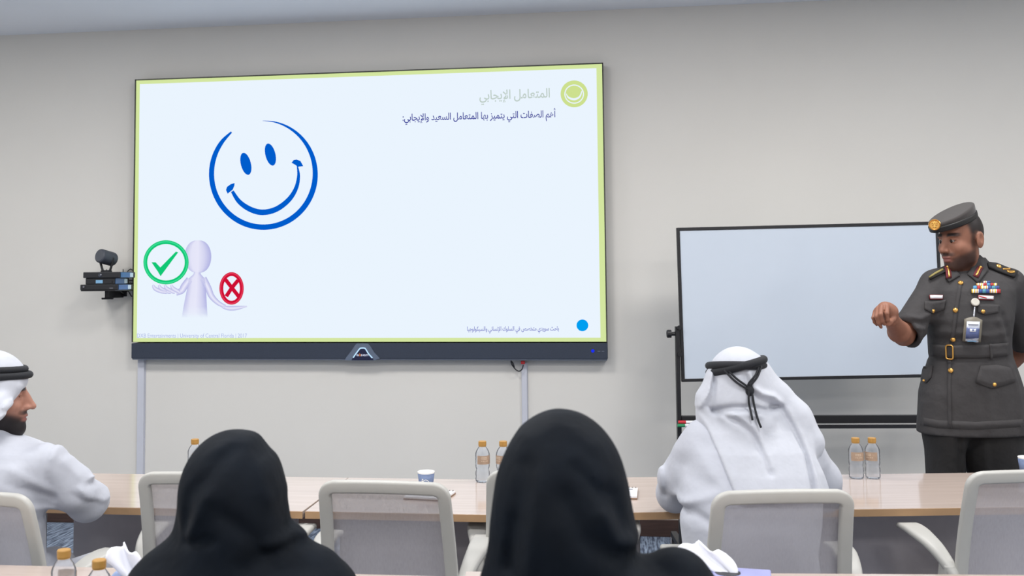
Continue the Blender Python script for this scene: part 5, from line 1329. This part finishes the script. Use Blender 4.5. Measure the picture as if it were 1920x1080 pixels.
woman(440, 1.95, 'person in black headscarf seen from behind, the left one of two', (441, 943, .02), (.05, .99, -.08),
    [(1180, 285, 600, .0, .135), (1120, 275, 615, .0, .135), (1090, 275, 625, .0, .13), (1066, 290, 605, .01, .125), (1043, 318, 562, .015, .115), (1008, 345, 540, .02, .095), (985, 375, 510, .02, .08), (960, 390, 495, .025, .07)],
    [([(314, 1094, .0), (278, 1160, .05), (300, 1195, .22), (370, 1130, .38)], [.054, .052, .05, .036]), ([(582, 1092, .0), (628, 1160, .05), (610, 1195, .22), (520, 1130, .38)], [.058, .056, .05, .036])],
    [([(441, 940, -.02), (444, 990, -.03), (446, 1030, -.03)], [.088, .086, .09], .04), ([(374, 940, .01), (368, 985, .01), (366, 1020, .01)], [.02, .026, .035], .04), ([(510, 930, .01), (514, 985, .01), (520, 1020, .01)], [.02, .025, .035], .04)],
    {'scarf': [(((425, 850), (390, 895), (355, 930), (345, 1000)), .007, .012), (((470, 840), (500, 890), (518, 950), (525, 1000)), .008, .010), (((395, 925), (370, 980), (350, 1010)), -.008, .012), (((485, 880), (505, 940)), -.006, .012), (((420, 960), (470, 1000), (500, 1050)), .006, .014), (((540, 1030), (490, 1042), (465, 1058)), .007, .014), (((560, 1022), (500, 1028)), -.008, .012), (((400, 1010), (345, 1020)), .008, .010), (((395, 850), (440, 834), (490, 850)), -.003, .010)],
     'robe': [(((330, 1030), (300, 1060), (290, 1080)), .010, .012), (((540, 1035), (580, 1050), (630, 1062)), -.006, .012), (((310, 1020), (280, 1050)), -.008, .012)], 'cape': True}, 1110)
woman(1060, 1.62, 'person in black headscarf seen from behind, the right one, nearest to the camera', (1052, 932, .02), (-.06, .99, -.06),
    [(1300, 930, 1280, .0, .135), (1200, 930, 1300, .0, .135), (1130, 945, 1300, .0, .13), (1100, 955, 1290, .0, .125), (1075, 965, 1260, .01, .115), (1056, 980, 1200, .015, .1), (1030, 985, 1135, .02, .085), (995, 990, 1125, .02, .075)],
    [([(992, 1140, .0), (962, 1210, .05), (960, 1255, .22), (990, 1200, .38)], [.052, .052, .05, .036]), ([(1266, 1102, .0), (1320, 1190, .05), (1280, 1255, .22), (1190, 1200, .38)], [.05, .054, .05, .036])],
    [([(1052, 930, -.02), (1058, 990, -.04), (1062, 1050, -.045)], [.09, .088, .088], .04), ([(984, 920, .0), (972, 1000, .0), (960, 1080, -.01), (955, 1150, -.01)], [.022, .030, .034, .038], .05), ([(1130, 930, .01), (1136, 985, .0), (1136, 1025, .0)], [.024, .029, .028], .04)],
    {'scarf': [(((1085, 870), (1110, 900), (1150, 940), (1165, 1000)), .007, .012), (((1080, 860), (1125, 905)), -.006, .010), (((990, 880), (975, 960), (955, 1080)), .006, .012), (((968, 985), (962, 1080)), .005, .012), (((1010, 900), (995, 980), (985, 1080)), -.005, .014), (((1060, 930), (1090, 1000), (1150, 1040)), .007, .016), (((1130, 960), (1160, 1010), (1200, 1030)), -.008, .012), (((990, 830), (1052, 800), (1120, 840)), -.003, .010)],
     'robe': [(((1200, 1035), (1180, 1080)), .012, .016), (((1240, 1040), (1300, 1060)), -.004, .014)], 'cape': True}, 1130)
